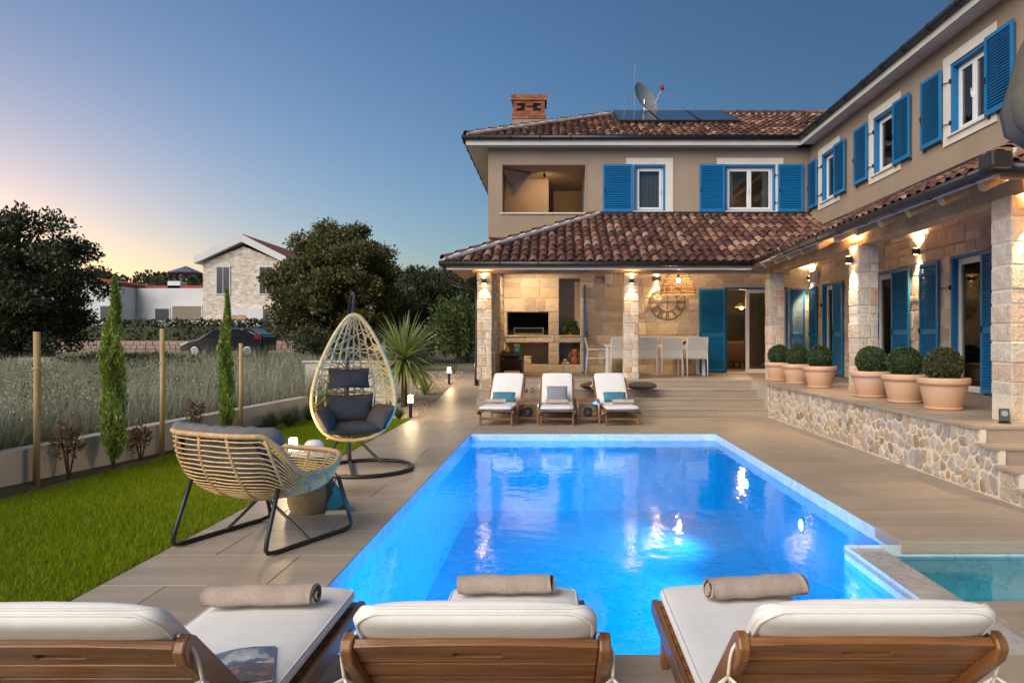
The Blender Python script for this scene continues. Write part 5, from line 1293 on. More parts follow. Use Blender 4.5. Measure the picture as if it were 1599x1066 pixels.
# ================================================================== BOLLARD LIGHTS
def bollard(x, y, z, label):
    M_ = T(x, y, z); t = thing('bollard_light', label, 'light', M_, 'bollard lights along the path')
    m = MB(); m.lathe([(.055,0),(.055,.008),(.034,.010),(.034,.32)], 18); m.build('post', 'black_metal', t, M_)
    m = MB(); m.lathe([(.050,.322),(.043,.466),(.036,.470)], 18); m.build('shade', 'bollard_light', t, M_, smooth=False)
    light('lamp_light', 'POINT', M_ @ T(0,0,.53), t, 9, (1.0,.72,.38), .05)
bollard(-2.90, 7.5, -.03, 'glowing bollard light behind the round side table')
bollard(-2.90, 13.5, -.03, 'glowing bollard light beside the small spiky plant')
bollard(-2.93, 18.5, path_z(18.5)-.02, 'glowing bollard light at the gravel bed beyond the steps')
# ================================================================== RATTAN LOUNGE CHAIR
CC = Vector((-2.28, 5.25, 0)); hd = math.atan2(-.42, .907)
MC = T(*CC) @ RZ(hd)                     # local +y is forward, +x right
t = thing('rattan_chair', 'wide open weave rattan lounge chair with dark tube legs facing the pool', 'chair', MC)
def rim(th):
    c, s = math.cos(th), math.sin(th)    # th=0 right, 90 front, 270 back
    E = 3.0; k = (abs(c)**E+abs(s)**E)**(-1/E)
    back = sstep(.25, .80, -s*k)
    return Vector((.56*c*k, .46*s*k-.04*back, .545+.30*back+.075*sstep(.2, .9, s*k)))
def bowl(th, f):                         # f 0 rim .. 1 bottom
    r = rim(th); b = Vector((r.x*.36, r.y*.36+.05, .34+.0*r.y)); a = f*math.pi/2
    q = Vector((b.x+(r.x-b.x)*math.cos(a)**.9, b.y+(r.y-b.y)*math.cos(a)**.9, r.z+(b.z-r.z)*math.sin(a)))
    return q
NTH = 72; ths = [2*math.pi*i/NTH for i in range(NTH)]
m = MB(); m.tube([rim(a) for a in ths], .020, 10, closed=True); m.build('rim', 'rattan', t, MC, smooth=True)
m = MB(); m.tube([bowl(a, .93) for a in ths], .016, 8, closed=True); m.build('base_ring', 'rattan', t, MC, smooth=True)
for i in range(14):
    a = 2*math.pi*(i+.35)/14; sg = math.cos(a)
    m = MB(); m.tube([bowl(a+sg*f*.75, f) for f in [0,.12,.25,.4,.55,.7,.85,.93]], .0125, 8); m.build('rib', 'rattan', t, MC, smooth=True)
for k in range(1, 19):
    f = .92*k/19; m = MB(); m.tube([bowl(a, f)+Vector((0,0,.002*math.sin(a*9+k))) for a in ths], .0058, 6, closed=True); m.build('strand', 'rattan_pale', t, MC, smooth=True)
# cushion lining the bowl
m = MB(); gr = []
for f in [-.12,-.06,.0,.1,.25,.4,.55,.7,.85,.97]:
    ring = []
    for i in range(NTH):
        a = ths[i]; back = sstep(.40, .85, -math.sin(a)); p = bowl(a, max(f, .02)); lift = (-f if f < 0 else 0)
        inn = Vector((-p.x, -p.y, 0)).normalized()*(.035+.05*back) + Vector((0,0,.05))
        tuft = .016*math.cos(a*11)*math.cos(f*18)
        q = p+inn*(1-(.0 if f > 0 else .5*lift*6))+Vector((0,0,(.05*back*(1 if f <= 0 else max(0, 1-f*4)))+lift*.3*back))+Vector((0,0,tuft))
        q.z = min(q.z, .45+.46*back**1.5)
        if back < .7: q.x *= .80+.20*back/.7; q.y *= .80+.20*back/.7
        ring.append(tuple(q))
    gr.append(ring)
m.loft(gr); cu = m.build('seat_cushion', 'slate_cushion', t, MC, smooth=True)
bk = [rim(a)+Vector((0, .055, .012)) for a in [math.pi*1.13+math.pi*.68*i/30 for i in range(31)]]
m = MB(); m.tube(bk, [.02]+[.050+.008*math.sin(i*1.9) for i in range(29)]+[.02], 10); m.build('back_cushion', 'slate_cushion', t, MC, smooth=True)
def loc_(p): return MC.inverted() @ Vector(p)
def legs(b1, t1, b2, t2):
    b1, b2, t1, t2 = Vector(b1), Vector(b2), Vector(t1), Vector(t2); r_ = .0165
    ru = (b2-b1).normalized(); u1 = (t1-b1).normalized(); u2 = (t2-b2).normalized(); q = .07
    pts = [t1, b1+u1*q*1.6, b1+u1*q*.5+ru*q*.12, b1+ru*q*.5+u1*q*.12, b1+ru*q*1.6, b2-ru*q*1.6, b2-ru*q*.5+u2*q*.12, b2+u2*q*.5-ru*q*.12, b2+u2*q*1.6, t2]
    m = MB(); m.tube([p+Vector((0,0,r_)) for p in pts], r_, 10); m.build('leg_frame', 'black_metal', t, I4, smooth=True)
legs((-2.03,4.72,0), (-1.98,4.90,.53), (-1.64,5.48,0), (-1.71,5.33,.43))
legs((-2.80,4.94,0), (-2.70,5.06,.50), (-2.42,5.79,0), (-2.44,5.60,.43))
m = MB(); m.tube([(-1.84,5.09,.02),(-2.25,5.22,.335)], .012, 8).tube([(-2.60,5.37,.02),(-2.25,5.22,.335)], .012, 8); m.build('brace', 'black_metal', t)
m = MB(); m.tube([(-1.98,4.90,.53),(-2.05,5.1,.37),(-2.6,5.3,.37),(-2.70,5.06,.50)], .013, 8); m.build('under_frame', 'black_metal', t)
# ================================================================== HANGING EGG CHAIR
ME = T(-2.36, 7.92, 0) @ RZ(R(24))       # local -y is the opening
eg = thing('hanging_egg_chair', 'woven rattan hanging egg chair on a black ring stand', 'chair', ME)
HB = .36; HH = 1.45
half = [(0,0),(.20,.03),(.35,.13),(.445,.32),(.465,.50),(.425,.72),(.35,.94),(.26,1.14),(.16,1.31),(.07,1.42),(0,HH)]
hc = cr([(p[0], 0, p[1]) for p in half], 6)
def wz(h):
    for a, b in zip(hc[:-1], hc[1:]):
        if a.z <= h <= b.z: return a.x+(b.x-a.x)*(h-a.z)/max(b.z-a.z, 1e-6)
    return 0.0
tilt = lambda h: .02-.22*(h/HH-.45)**2
def shell(phi, h):                       # phi -90..90, 0 is the back
    w = wz(h); dp = min(w*1.15, .44); s = math.sin(R(phi)); c = math.cos(R(phi))
    return Vector((w*s, tilt(h)*-1*0+dp*c-.05, HB+h))
rimp = [Vector((p.x, -.05, HB+p.z)) for p in hc] + [Vector((-p.x, -.05, HB+p.z)) for p in hc[::-1][1:-1]]
m = MB(); m.tube(rimp, .021, 10, closed=True); m.build('rim', 'rattan_pale', eg, ME, smooth=True)
for ph in (-80, -58, -38, -20, -7, 7, 20, 38, 58, 80):
    m = MB(); m.tube([shell(ph, h) for h in [.04+(HH-.06)*i/22 for i in range(23)]], .0108, 6); m.build('rib', 'rattan_pale', eg, ME, smooth=True)
for h in (.10, .30, .52, .82, 1.05):
    m = MB(); m.tube([shell(p, h) for p in range(-90, 91, 10)], .0085, 6); m.build('hoop', 'rattan_pale', eg, ME, smooth=True)
rr = random.Random(4); m = MB()
PH = [-90,-80,-58,-38,-20,-7,7,20,38,58,80,90]
for i in range(len(PH)-1):
    h = .06
    while h < 1.34:
        st = rr.uniform(.036, .068); a = shell(PH[i], h); b = shell(PH[i+1], h+rr.choice((-1, 1))*rr.uniform(.0, .10)); mid_ = (a+b)/2+Vector((0,.006,0))
        m.tube([a, mid_, b], .0078, 5, caps=False); h += st
m.build('weave', 'rattan_pale', eg, ME, kind='stuff', smooth=True)
m = MB()
for i in range(26):
    a = R(-100+200*i/25); h = .02; m.tube([Vector((.30*math.sin(a), .18*math.cos(a)+.02, HB+.03)), Vector((.10*math.sin(a), .08*math.cos(a)+.05, HB-.01))], .007, 5)
m.build('base_weave', 'rattan', eg, ME, kind='stuff')
# cushions
pillow('seat_cushion', ME @ T(0, .09, HB+.13) @ RX(R(-3)), .72, .44, .16, 'grey_cushion', eg, lump=.05)
pillow('back_cushion', ME @ T(-.02, .20, HB+.34) @ RX(R(78)), .56, .36, .15, 'grey_cushion', eg, pinch=.16)
pillow('head_cushion', ME @ T(-.02, .26, HB+.70) @ RX(R(84)), .48, .24, .12, 'grey_cushion', eg, pinch=.16)
pillow('arm_cushion', ME @ T(-.31, -.03, HB+.26) @ RZ(R(-18)) @ RY(R(62)), .28, .42, .17, 'grey_cushion', eg, p=2.4)
pillow('arm_cushion', ME @ T(.29, -.03, HB+.27) @ RZ(R(18)) @ RY(R(-58)), .30, .42, .17, 'grey_cushion', eg, p=2.4)
# stand
RC = Vector((-2.24, 7.98)); m = MB(); m.tube([(RC.x+.535*math.cos(a), RC.y+.535*math.sin(a), .024) for a in [2*math.pi*i/48 for i in range(48)]], .023, 10, closed=True); m.build('base_ring', 'black_metal', eg, smooth=True)
top = ME @ Vector((0, .02, 2.06)); bk0 = ME @ Vector((.02, .53, .03))
m = MB(); m.tube(cr([tuple(bk0), tuple(ME @ Vector((0,.58,.5))), tuple(ME @ Vector((0,.60,1.2))), tuple(ME @ Vector((0,.46,1.72))), tuple(ME @ Vector((0,.22,1.98))), tuple(top)], 8), .026, 10); m.build('pole', 'black_metal', eg, smooth=True)
for s in (-1, 1): m = MB(); m.tube([tuple(ME @ Vector((0,.575,.42))), tuple(ME @ Vector((s*.36,.30,.03)))], .018, 8); m.build('stay', 'black_metal', eg)
m = MB(); m.tube([tuple(bk0), (RC.x, RC.y-.50, .03)], .018, 8); m.build('base_bar', 'black_metal', eg)
m = MB(); m.tube([tuple(top), tuple(ME @ Vector((0,0,1.99)))], .008, 6)
for i in range(8): m.tube([(ME @ Vector((.018*math.cos(a), .018*math.sin(a)-.0, 1.985-.018*i-.003*a))) for a in [2*math.pi*j/10 for j in range(10)]], .004, 5, closed=True)
m.tube([tuple(ME @ Vector((0,0,1.85))), tuple(ME @ Vector((0,-.04,HB+HH)))], .007, 6); m.build('spring', 'black_metal', eg)
# ================================================================== SIDE TABLE, HAT, BAGS
MS = T(-2.34, 6.62, 0); t = thing('round_side_table', 'small round grey side table with black legs beside the rattan chair', 'table', MS)
m = MB(); m.lathe([(.215,.405),(.222,.412),(.222,.425),(.216,.43)], 36); m.build('top', 'grey_top', t, MS, smooth=False); m = MB(); m.lathe([(.218,.385),(.226,.39),(.226,.404)], 36); m.build('rim', 'black_metal', t, MS)
for i in range(3): a = R(-20+120*i); m = MB(); m.box(.19*math.cos(a)-.011, .19*math.cos(a)+.011, .19*math.sin(a)-.011, .19*math.sin(a)+.011, .002, .385); m.build('leg', 'black_metal', t, MS)
m = MB(); m.tube([(.19*math.cos(a), .19*math.sin(a), .03) for a in [2*math.pi*i/24 for i in range(24)]], .008, 6, closed=True); m.build('foot_ring', 'black_metal', t, MS)
MH = T(-2.35, 6.60, .431); t = thing('sun_hat', 'white straw sun hat with pink flowers on the round side table', 'hat', MH)
m = MB(); m.lathe([(.15,.0),(.152,.004),(.095,.012),(.092,.05),(.085,.085),(.06,.112),(.02,.120)], 28, cap0=True); m.build('crown', 'hat', t, MH, smooth=True)
for i in range(6):
    a = R(-120+18*i); o = pillow('flower', MH @ T(.096*math.cos(a), .096*math.sin(a), .035+.018*(i % 2)) @ RZ(a) @ RY(R(80)), .045, .045, .022, 'petal', t, n=6, p=2)
m = MB(); m.lathe([(.0965,.014),(.0955,.03)], 28, cap0=False, cap1=False); m.build('ribbon', 'petal', t, MH)
MK = T(-2.19, 6.08, 0); t = thing('straw_basket', 'round woven straw basket standing under the rattan chair', 'basket', MK)
m = MB()
for i in range(17):
    z = .012+.0155*i; r_ = .155+.040*math.sin(math.pi*min(1, (i+2)/17)); m.tube([(r_*math.cos(a), r_*math.sin(a), z) for a in [2*math.pi*j/32 for j in range(32)]], .0095, 6, closed=True)
m.build('coils', 'straw', t, MK, smooth=True, kind='stuff'); m = MB(); m.lathe([(.15,.003),(.155,.01)], 28); m.build('bottom', 'straw', t, MK)
for s in (-1, 1): m = MB(); m.tube(cr([(-.06,s*.165,.26),(-.05,s*.17,.33),(0,s*.172,.355),(.05,s*.17,.33),(.06,s*.165,.26)], 5), .008, 6); m.build('handle', 'straw', t, MK)
MG = T(-1.93, 6.02, 0) @ RZ(R(12)); t = thing('beach_bag', 'teal and black printed bag leaning beside the straw basket', 'bag', MG)
m = MB(); m.loft([[(-.10,-.03,.02),(.09,-.03,.02),(.09,.04,.02),(-.10,.04,.02)],[(-.10,-.035,.08),(.085,-.035,.08),(.085,.05,.08),(-.10,.05,.08)],[(-.095,-.02,.16),(.03,-.02,.16),(.03,.05,.16),(-.095,.05,.16)],[(-.09,.01,.26),(-.03,.01,.26),(-.03,.04,.26),(-.09,.04,.26)]]); m.build('body', 'teal_bag', t, MG, bevel=.012)
m = MB(); m.tube(cr([(-.08,.02,.25),(-.07,.03,.32),(-.02,.03,.33),(-.035,.02,.25)], 5), .006, 6); m.build('strap', 'black', t, MG)
MO = T(-1.925, 5.97, 0) @ RZ(R(10)); t = thing('book', 'pale book lying flat in front of the printed bag', 'book', MO)
m = MB(); m.box(-.09,.09,-.03,.08,.003,.0175); m.build('pages', 'page', t, MO); m = MB(); m.box(-.094,.094,-.034,.084,.0178,.0215).box(-.094,.094,-.034,.084,.0,.0029).box(-.094,.094,-.034,-.0305,.003,.0177); m.build('cover', 'paper', t, MO)
# ================================================================== FOLDED PARASOL at the right edge
MP = T(2.77, 3.60, 0); t = thing('folded_parasol', 'folded grey garden parasol on a pole beside the spa', 'parasol', MP)
m = MB(); rings = []
for z, r_ in ((2.52,.08),(2.56,.22),(2.65,.305),(2.78,.325),(2.93,.29),(3.08,.26),(3.33,.16),(3.50,.05)):
    rings.append([((r_*(1+.16*math.cos(8*a)))*math.cos(a), (r_*(1+.16*math.cos(8*a)))*math.sin(a), z+.05*math.cos(8*a)*(1 if z < 2.56 else 0)) for a in [2*math.pi*i/48 for i in range(48)]])
m.loft(rings); m.build('canopy', 'parasol', t, MP, smooth=True)
m = MB(); m.tube([(0,0,.07),(0,0,3.56)], .024, 10); m.build('pole', 'black_metal', t, MP); m = MB(); m.lathe([(.20,.001),(.24,.004),(.24,.05),(.03,.09)], 24); m.build('base', 'black_metal', t, MP)
# ================================================================== GARDEN
gw = thing('garden_wall', 'low whitewashed concrete wall along the lawn', 'wall', T(-5.6, 7.0, 0))
pts = [(wall_x(y), y) for y in (-4, 0, 3, 6, 8.6, 11.2, 13.8)]
for (xa, ya), (xb, yb) in zip(pts[:-1], pts[1:]):
    m = MB(); m.add([(xa-.1,ya,-.3),(xa+.1,ya,-.3),(xb+.1,yb,-.3),(xb-.1,yb,-.3),(xa-.1,ya,.39),(xa+.1,ya,.39),(xb+.1,yb,.39),(xb-.1,yb,.39)], [(4,5,6,7),(0,1,5,4),(1,2,6,5),(2,3,7,6),(3,0,4,7),(0,3,2,1)]); m.build('wall_section', 'wall_white', gw, bevel=.012)
bw2 = thing('boundary_wall', 'taller pale garden wall behind the hanging chair', 'wall', T(-4.5, 15.6, 0))
m = MB(); m.box(-5.75, -3.75, 15.55, 15.75, -.2, 1.02); m.build('wall_section', 'wall_white', bw2, bevel=.01); m = MB(); m.box(-5.79, -3.71, 15.51, 15.79, 1.021, 1.06); m.build('coping', 'wall_white', bw2, bevel=.006)
# soil strip and planting bed
m = MB(); ring = []
for j in range(20):
    y = -3+16.6*j/19; ring.append((wall_x(y)+.09, wall_x(y)+.46+.05*math.sin(y*3), y))
m.add([(a, y, .0) for a, b, y in ring]+[(b, y, -.008) for a, b, y in ring], [(j, 20+j, 21+j, j+1) for j in range(19)]); tag(m.build('soil_strip', 'soil'), kind='structure')
def bed_in(x, y): return y > 13.1+.6*sstep(-2.9, -5, x) and x < -2.84 and x > -5.1
m = MB(); n = 14; vs = []; fs = []
for j in range(n+1):
    for i in range(7):
        y = 13.2+9.8*j/n; x = -5.1+2.27*i/6; vs.append((x, y, path_z(y)-.012))
for j in range(n):
    for i in range(6): k = j*7+i; fs.append((k, k+1, k+8, k+7))
m.add(vs, fs); tag(m.build('gravel_bed', 'gravel_bed'), kind='structure')
n = 11000; y = 13.2+8.3*nrg.random(n)**1.4; x = -5.05+2.2*nrg.random(n); s = .012+.018*nrg.random(n)
z = np.array([path_z(q) for q in y])-.012
oc = np.array([(1,0,0),(0,1,0),(-1,0,0),(0,-1,0),(0,0,.7),(0,0,-.5)]); of = np.array([(0,1,4),(1,2,4),(2,3,4),(3,0,4),(1,0,5),(2,1,5),(3,2,5),(0,3,5)])
V1 = (oc[None]*(s[:,None,None]*nrg.uniform(.6,1.3,(n,6,1))) + np.stack([x,y,z],1)[:,None]).reshape(-1,3); F1 = (of[None]+6*np.arange(n)[:,None,None]).reshape(-1,3)
tag(np_obj('gravel', V1, F1, 'gravel', kind='stuff'), 'pale gravel covering the bed beside the path', 'gravel')
# fence stakes and string
stk = []
for i, (y, h, lb) in enumerate(((7.1, 1.60, 'wooden stake near the red leaved shrub by the lawn'), (9.1, 1.67, 'wooden stake between the two slim cypresses'), (11.05, 1.47, 'wooden stake behind the rattan chair, past the second cypress'), (4.6, 1.6, 'wooden stake by the near end of the lawn'))):
    x = wall_x(y)+.20; t = thing('fence_stake', lb, 'stake', T(x, y, 0), 'fence stakes'); m = MB(); m.tube([(x,y,-.1),(x+.01,y,h*.5),(x,y+.01,h)], .032, 10); m.build('post', 'stake', t, smooth=True); m = MB(); m.tube([(x+.033*math.cos(a), y+.033*math.sin(a), 1.22) for a in [2*math.pi*j/12 for j in range(12)]], .006, 5, closed=True); m.build('knot', 'rope', t); stk.append((x, y))
stk.sort(key=lambda p: p[1]); m = MB()
for (a, b), (c, d) in zip(stk[:-1], stk[1:]): m.tube([(a+.036+(c-a)*u, b+(d-b)*u, 1.22-.10*math.sin(math.pi*u)) for u in [q/10 for q in range(11)]], .005, 5)
tag(m.build('string_line', 'rope'), 'thin string tied between the wooden stakes', 'string')
# slim cypresses
def cypress(x, y, h, r, label):
    t = thing('cypress', label, 'tree', T(x, y, 0), 'slim cypresses along the lawn'); m = MB(); m.tube([(x,y,-.05),(x,y,h*.8)], [.022,.006], 7); m.build('trunk', 'bark', t)
    def fn(n):
        u = nrg.random(n)**.85; a = nrg.random(n)*2*np.pi; prof = r*np.clip(np.minimum(u*7+.25, (1-u)*1.9+.10), 0, 1)*(.72+.28*np.sin(a*3+u*14)+.12*np.sin(a*5-u*31))
        q = prof*np.sqrt(nrg.random(n)); C = np.stack([x+q*np.cos(a)+.02*np.sin(u*9), y+q*np.sin(a), .12+u*(h-.12)], 1)
        return C, np.stack([np.cos(a)*.35, np.sin(a)*.35, np.full(n,1.4)], 1)
    V1, F1 = leaf_cloud(13000, fn, .062, .20); np_obj('crown', V1, F1, 'cypress_leaf', t, 'stuff')
cypress(-5.17, 7.95, 2.24, .155, 'slim bright green cypress between the stakes, wider of the two')
cypress(-5.02, 10.35, 2.28, .125, 'slim bright green cypress in front of the parked car')
# shrubs
def shrub(name, label, cat, x, y, z, r, h, mat, n, size, group=None, stems=3, asp=.5):
    t = thing(name, label, cat, T(x, y, z), group)
    for k in range(stems):
        a = 2*math.pi*k/stems+x; m = MB(); m.tube(cr([(x,y,z-.02),(x+.35*r*math.cos(a),y+.35*r*math.sin(a),z+h*.45),(x+.6*r*math.cos(a),y+.6*r*math.sin(a),z+h*.8)],4), [.010]*5+[.006]*4, 5); m.build('stem', 'bark', t)
    def fn(n_):
        d = nrg.normal(0,1,(n_,3)); d /= np.linalg.norm(d,axis=1)[:,None]; k = nrg.random(n_)**.4
        lump = .78+.3*np.sin(d[:,0]*5+x*3)*np.cos(d[:,1]*6+d[:,2]*4)
        C = np.array([x,y,z+h*.6])+d*np.array([r,r,h*.42])*(k*lump)[:,None]; return C, d+np.array([0,0,.4])
    V1, F1 = leaf_cloud(n, fn, size, asp); np_obj('foliage', V1, F1, mat, t, 'stuff'); return t
for y, h, lb in ((6.35, .85, 'young red leaved shrub against the wall near the first stake'), (7.45, .72, 'young red leaved shrub between first stake and cypress'), (9.75, .75, 'young red leaved shrub between second stake and second cypress'), (8.6, .5, 'low young red leaved shrub beside the wider cypress')):
    shrub('red_leaved_shrub', lb, 'shrub', wall_x(y)+.26, y, 0, .17, h, 'red_leaf', 190, .06, 'young shrubs along the garden wall')
# lavender tufts at the lawn end
def tuft(name, label, cat, x, y, z, n, L, spread, mat, w=.02, group=None, droop=.5, up=.6, dry=0, trunk=0, folds=5):
    t = thing(name, label, cat, T(x, y, z), group); V = []; Fc = []
    if trunk: m = MB(); m.tube([(x,y,z-.03),(x+.01,y,z+trunk*.5),(x,y,z+trunk)], [.075,.065,.06], 10); m.build('trunk', 'bark', t)
    for i in range(n):
        a = rng.random()*2*math.pi; el = math.asin(min(1, max(-.5, rng.uniform(-spread, 1)))) if trunk else rng.uniform(R(35), R(85))
        l = L*rng.uniform(.75, 1.05); hx, hy = math.cos(a), math.sin(a); p = Vector((x,y,z+trunk)); el0 = el; b = len(V)
        for k in range(folds+1):
            u = k/folds; e = el0-droop*u*u*(1.2-math.sin(max(el0,0))); ww = w*(.55+.9*u if u < .35 else 1.0-.98*((u-.35)/.65)**1.5)*.5
            V += [(p.x-hy*ww, p.y+hx*ww, p.z), (p.x+hy*ww, p.y-hx*ww, p.z)]
            p = p+Vector((hx*math.cos(e), hy*math.cos(e), math.sin(e)))*(l/folds)
            p.z = max(p.z, z+.005)
        for k in range(folds): Fc.append((b+2*k, b+2*k+1, b+2*k+3, b+2*k+2))
    np_obj('leaves', V, Fc, mat, t, 'stuff'); return t
for i in range(6):
    y = 11.6+.42*i; tuft('lavender', ['grey green lavender clump nearest the third stake', 'second lavender clump past the third stake along the wall', 'third lavender clump past the third stake along the wall', 'fourth lavender clump past the third stake along the wall', 'fifth lavender clump past the third stake along the wall', 'lavender clump at the gravel end of the wall'][i], 'plant', wall_x(y)+.42+.1*(i % 2), y, -.01, 260, .36, .5, 'lavender', .012, 'lavender clumps along the wall', .35)
tuft('lavender', 'small grassy clump at the foot of the first bollard', 'plant', -3.05, 13.15, -.01, 200, .30, .5, 'lavender', .010, None, .4)
# spiky palm-like plant
yu = tuft('cordyline', 'large spiky cordyline with arching sword leaves behind the hanging chair', 'plant', -3.40, 15.15, path_z(15.15)-.02, 300, 1.18, .72, 'yucca_leaf', .058, None, .95, trunk=1.05, folds=6)
tuft('agave', 'small spiky rosette plant beside the glowing bollard', 'plant', -3.35, 13.75, path_z(13.75)-.01, 34, .42, .5, 'yucca_leaf', .05, None, .6)
tuft('agave', 'small spiky rosette plant under the cordyline', 'plant', -3.25, 16.8, path_z(16.8)-.01, 40, .50, .5, 'yucca_leaf', .045, None, .6)
tuft('agave', 'arching spiky plant between lawn and pale garden wall', 'plant', -4.9, 14.4, path_z(14.4), 60, .85, .5, 'yucca_leaf', .04, None, .8)
shrub('tall_shrub', 'tall light green shrub between gravel path and villa corner', 'shrub', -3.1, 20.6, path_z(20.6), .95, 2.5, 'shrub_leaf', 5200, .10, None, 4)
shrub('tall_shrub', 'rounded green shrub left of the tall one past the gravel', 'shrub', -4.6, 21.5, .55, 1.0, 1.5, 'dark_leaf', 3800, .11, None, 4)
# ---- wild oats field
def fz(x, y): return ground_z(x, y)
n = 34000; V1, F1 = blades(n, lambda y: -y*.83-.6, lambda y: wall_x(min(y, 15.5))-.14, 6.2, 17.5, .35, .85, .010, fz, 1.15, .6)
n2 = 9000; V2, F2 = blades(n2, lambda y: -y*.83-.6, lambda y: -6.2 if y < 26 else -7.5, 17.5, 33, .35, .8, .020, fz, 1.1, .6)
tip = V1.reshape(-1,3,3)[:, 2]; sel = nrg.random(len(tip)) < .55; tp = tip[sel]
def seeds(n_):
    i = nrg.integers(0, len(tp), n_); return tp[i]+nrg.normal(0, 1, (n_,3))*np.array([.03,.03,.06])-np.array([0,0,.06]), nrg.normal(0,.4,(n_,3))-np.array([0,0,.8])
V3, F3 = leaf_cloud(30000, seeds, .035, .35)
oat = tag(np_obj('wild_oats', np.concatenate([V1, V2]), np.concatenate([F1, F2+len(V1)]), 'oat', kind='stuff'), 'pale dry wild oats filling the field beyond the low wall', 'grass')
np_obj('seed_heads', V3, F3, 'oat', oat, 'stuff')
wc = [(nrg.uniform(min(-y*.85, -7.2), wall_x(min(y, 14))-.7), y, nrg.uniform(.25, .7)) for y in nrg.uniform(6.5, 21, 70)]
WC = np.array([(a, b, ground_z(a, b)+.25, c) for a, b, c in wc])
def weed_fn(n_):
    i = nrg.integers(0, len(WC), n_); d = nrg.normal(0,1,(n_,3)); d /= np.linalg.norm(d,axis=1)[:,None]; return WC[i,:3]+d*WC[i,3][:,None]*np.array([1,1,.75])*(nrg.random(n_)**.5)[:,None], d+np.array([0,0,.6])
V1, F1 = leaf_cloud(15000, weed_fn, .085, .4); tag(np_obj('field_weeds', V1, F1, 'lavender', kind='stuff'), 'grey green weeds tangled through the wild oats', 'weeds')
# ---- trees
def tree(label, x, y, z, h, rx, mat, nl, size, group, trunk_h=.25, seed=0, ry=None, name='tree', low=.0):
    rr = random.Random(seed); t = thing(name, label, 'tree', T(x, y, z), group); ry = ry or rx*.9; cz = z+h*(.5+trunk_h*.5); rz = h*(.5-trunk_h*.5); cl = []
    for k in range(130):
        a = rr.uniform(0, 2*math.pi); s = rr.uniform(-.95, 1); q = math.sqrt(max(0, 1-s*s)); k_ = rr.uniform(.3, 1.0)**.6
        wob = 1+.07*math.sin(3*a+seed)+.06*math.sin(5*a+s*4)
        cl.append((x+rx*q*math.cos(a)*k_*wob, y+ry*q*math.sin(a)*k_*wob, cz+rz*s*k_*(1 if s > 0 else .95), rr.uniform(.13, .25)*rx))
    m = MB(); m.tube(cr([(x,y,z-.2),(x+.05*rx,y,z+h*.2),(x,y+.03,z+h*.45),(x+.05*rx,y,z+h*.7)],4), [.05*h*.6*(1-.075*i) for i in range(13)], 9); m.build('trunk', 'bark', t, smooth=True)
    m = MB()
    for c in cl[:16]:
        b0 = z+h*rr.uniform(.15,.45); m.tube(cr([(x,y,b0),(x+(c[0]-x)*.45,y+(c[1]-y)*.45,b0+(c[2]-b0)*.6),(c[0],c[1],c[2])],4), [.018*h*(1-.09*i) for i in range(9)], 6)
    m.build('limbs', 'bark', t, smooth=True, kind='stuff')
    C = np.array(cl); w = C[:,3]**2; w /= w.sum()
    def fn(n_):
        i = nrg.choice(len(C), n_, p=w); d = nrg.normal(0,1,(n_,3)); d /= np.linalg.norm(d,axis=1)[:,None]; k = nrg.random(n_)**.45*(1+.25*nrg.normal(0,1,n_)*.5)
        return C[i,:3]+d*(C[i,3]*k)[:,None]*np.array([1,1,.72]), d+np.array([0,0,.3])
    V1, F1 = leaf_cloud(nl, fn, size, .55); np_obj('crown', V1, F1, mat, t, 'stuff'); return t
tree('broad dark oak crowding the field edge left of the white house', -19.8, 25, .35, 5.9, 3.0, 'dark_leaf', 42000, .14, 'trees beyond the field', .02, 3)
tree('broad round oak tree behind the hanging egg chair', -8.95, 28, .6, 5.75, 2.75, 'oak_leaf', 60000, .14, 'trees beyond the field', .03, 23)
tree('smaller dark oak between the big oak and the villa', -6.5, 33, .8, 4.4, 2.3, 'dark_leaf', 20000, .15, 'trees beyond the field', .03, 12)
tree('dark tree close behind the villa corner', -5.2, 36, .8, 4.7, 2.4, 'dark_leaf', 20000, .15, 'trees beyond the field', .03, 15)
tree('dark tree behind the tall shrub at the path end', -4.0, 30, .6, 3.0, 1.8, 'dark_leaf', 8000, .16, 'trees beyond the field', .03, 19)
shrub('field_bush', 'dark bush in the wild oats beneath the stone house', 'shrub', -14.6, 23, .4, 2.2, .75, 'dark_leaf', 5500, .13, None, 4)
shrub('field_bush', 'low dark bush under the broad oak crown', 'shrub', -8.5, 26, .45, 1.9, 1.6, 'dark_leaf', 4800, .13, None, 4)
# ---- roadside wall, hedge, car
sw2 = thing('roadside_wall', 'low reddish dry stone wall along the far hedge', 'wall', T(-24, 39, .6))
m = MB(); m.box(-48, -9, 39, 39.5, .3, 1.53); m.build('wall_body', 'road_stone', sw2)
rr = random.Random(3); m = MB()
for k in range(5):
    x = -34.0
    while x < -15: w_ = rr.uniform(.3,.6); m.box(x+.02, x+w_-.02, 38.93-.03*rr.random(), 39.02, .42+.22*k, .42+.22*k+.20); x += w_
m.build('stones', 'road_stone', sw2, kind='stuff')
fw2 = thing('field_wall', 'short grey tumbled stone wall beside the dark oak', 'wall', T(-17, 24, .35)); m = MB(); m.box(-20, -15.2, 24, 24.4, .1, .95); m.build('wall_body', 'far_stone', fw2, bevel=.1)
def hedge_fn(n_):
    C = np.stack([nrg.uniform(-46,-10,n_), nrg.uniform(40,41.4,n_), nrg.uniform(1.2,2.75,n_)+.12*np.sin(nrg.uniform(0,9,n_))], 1); return C, nrg.normal(0,1,(n_,3))
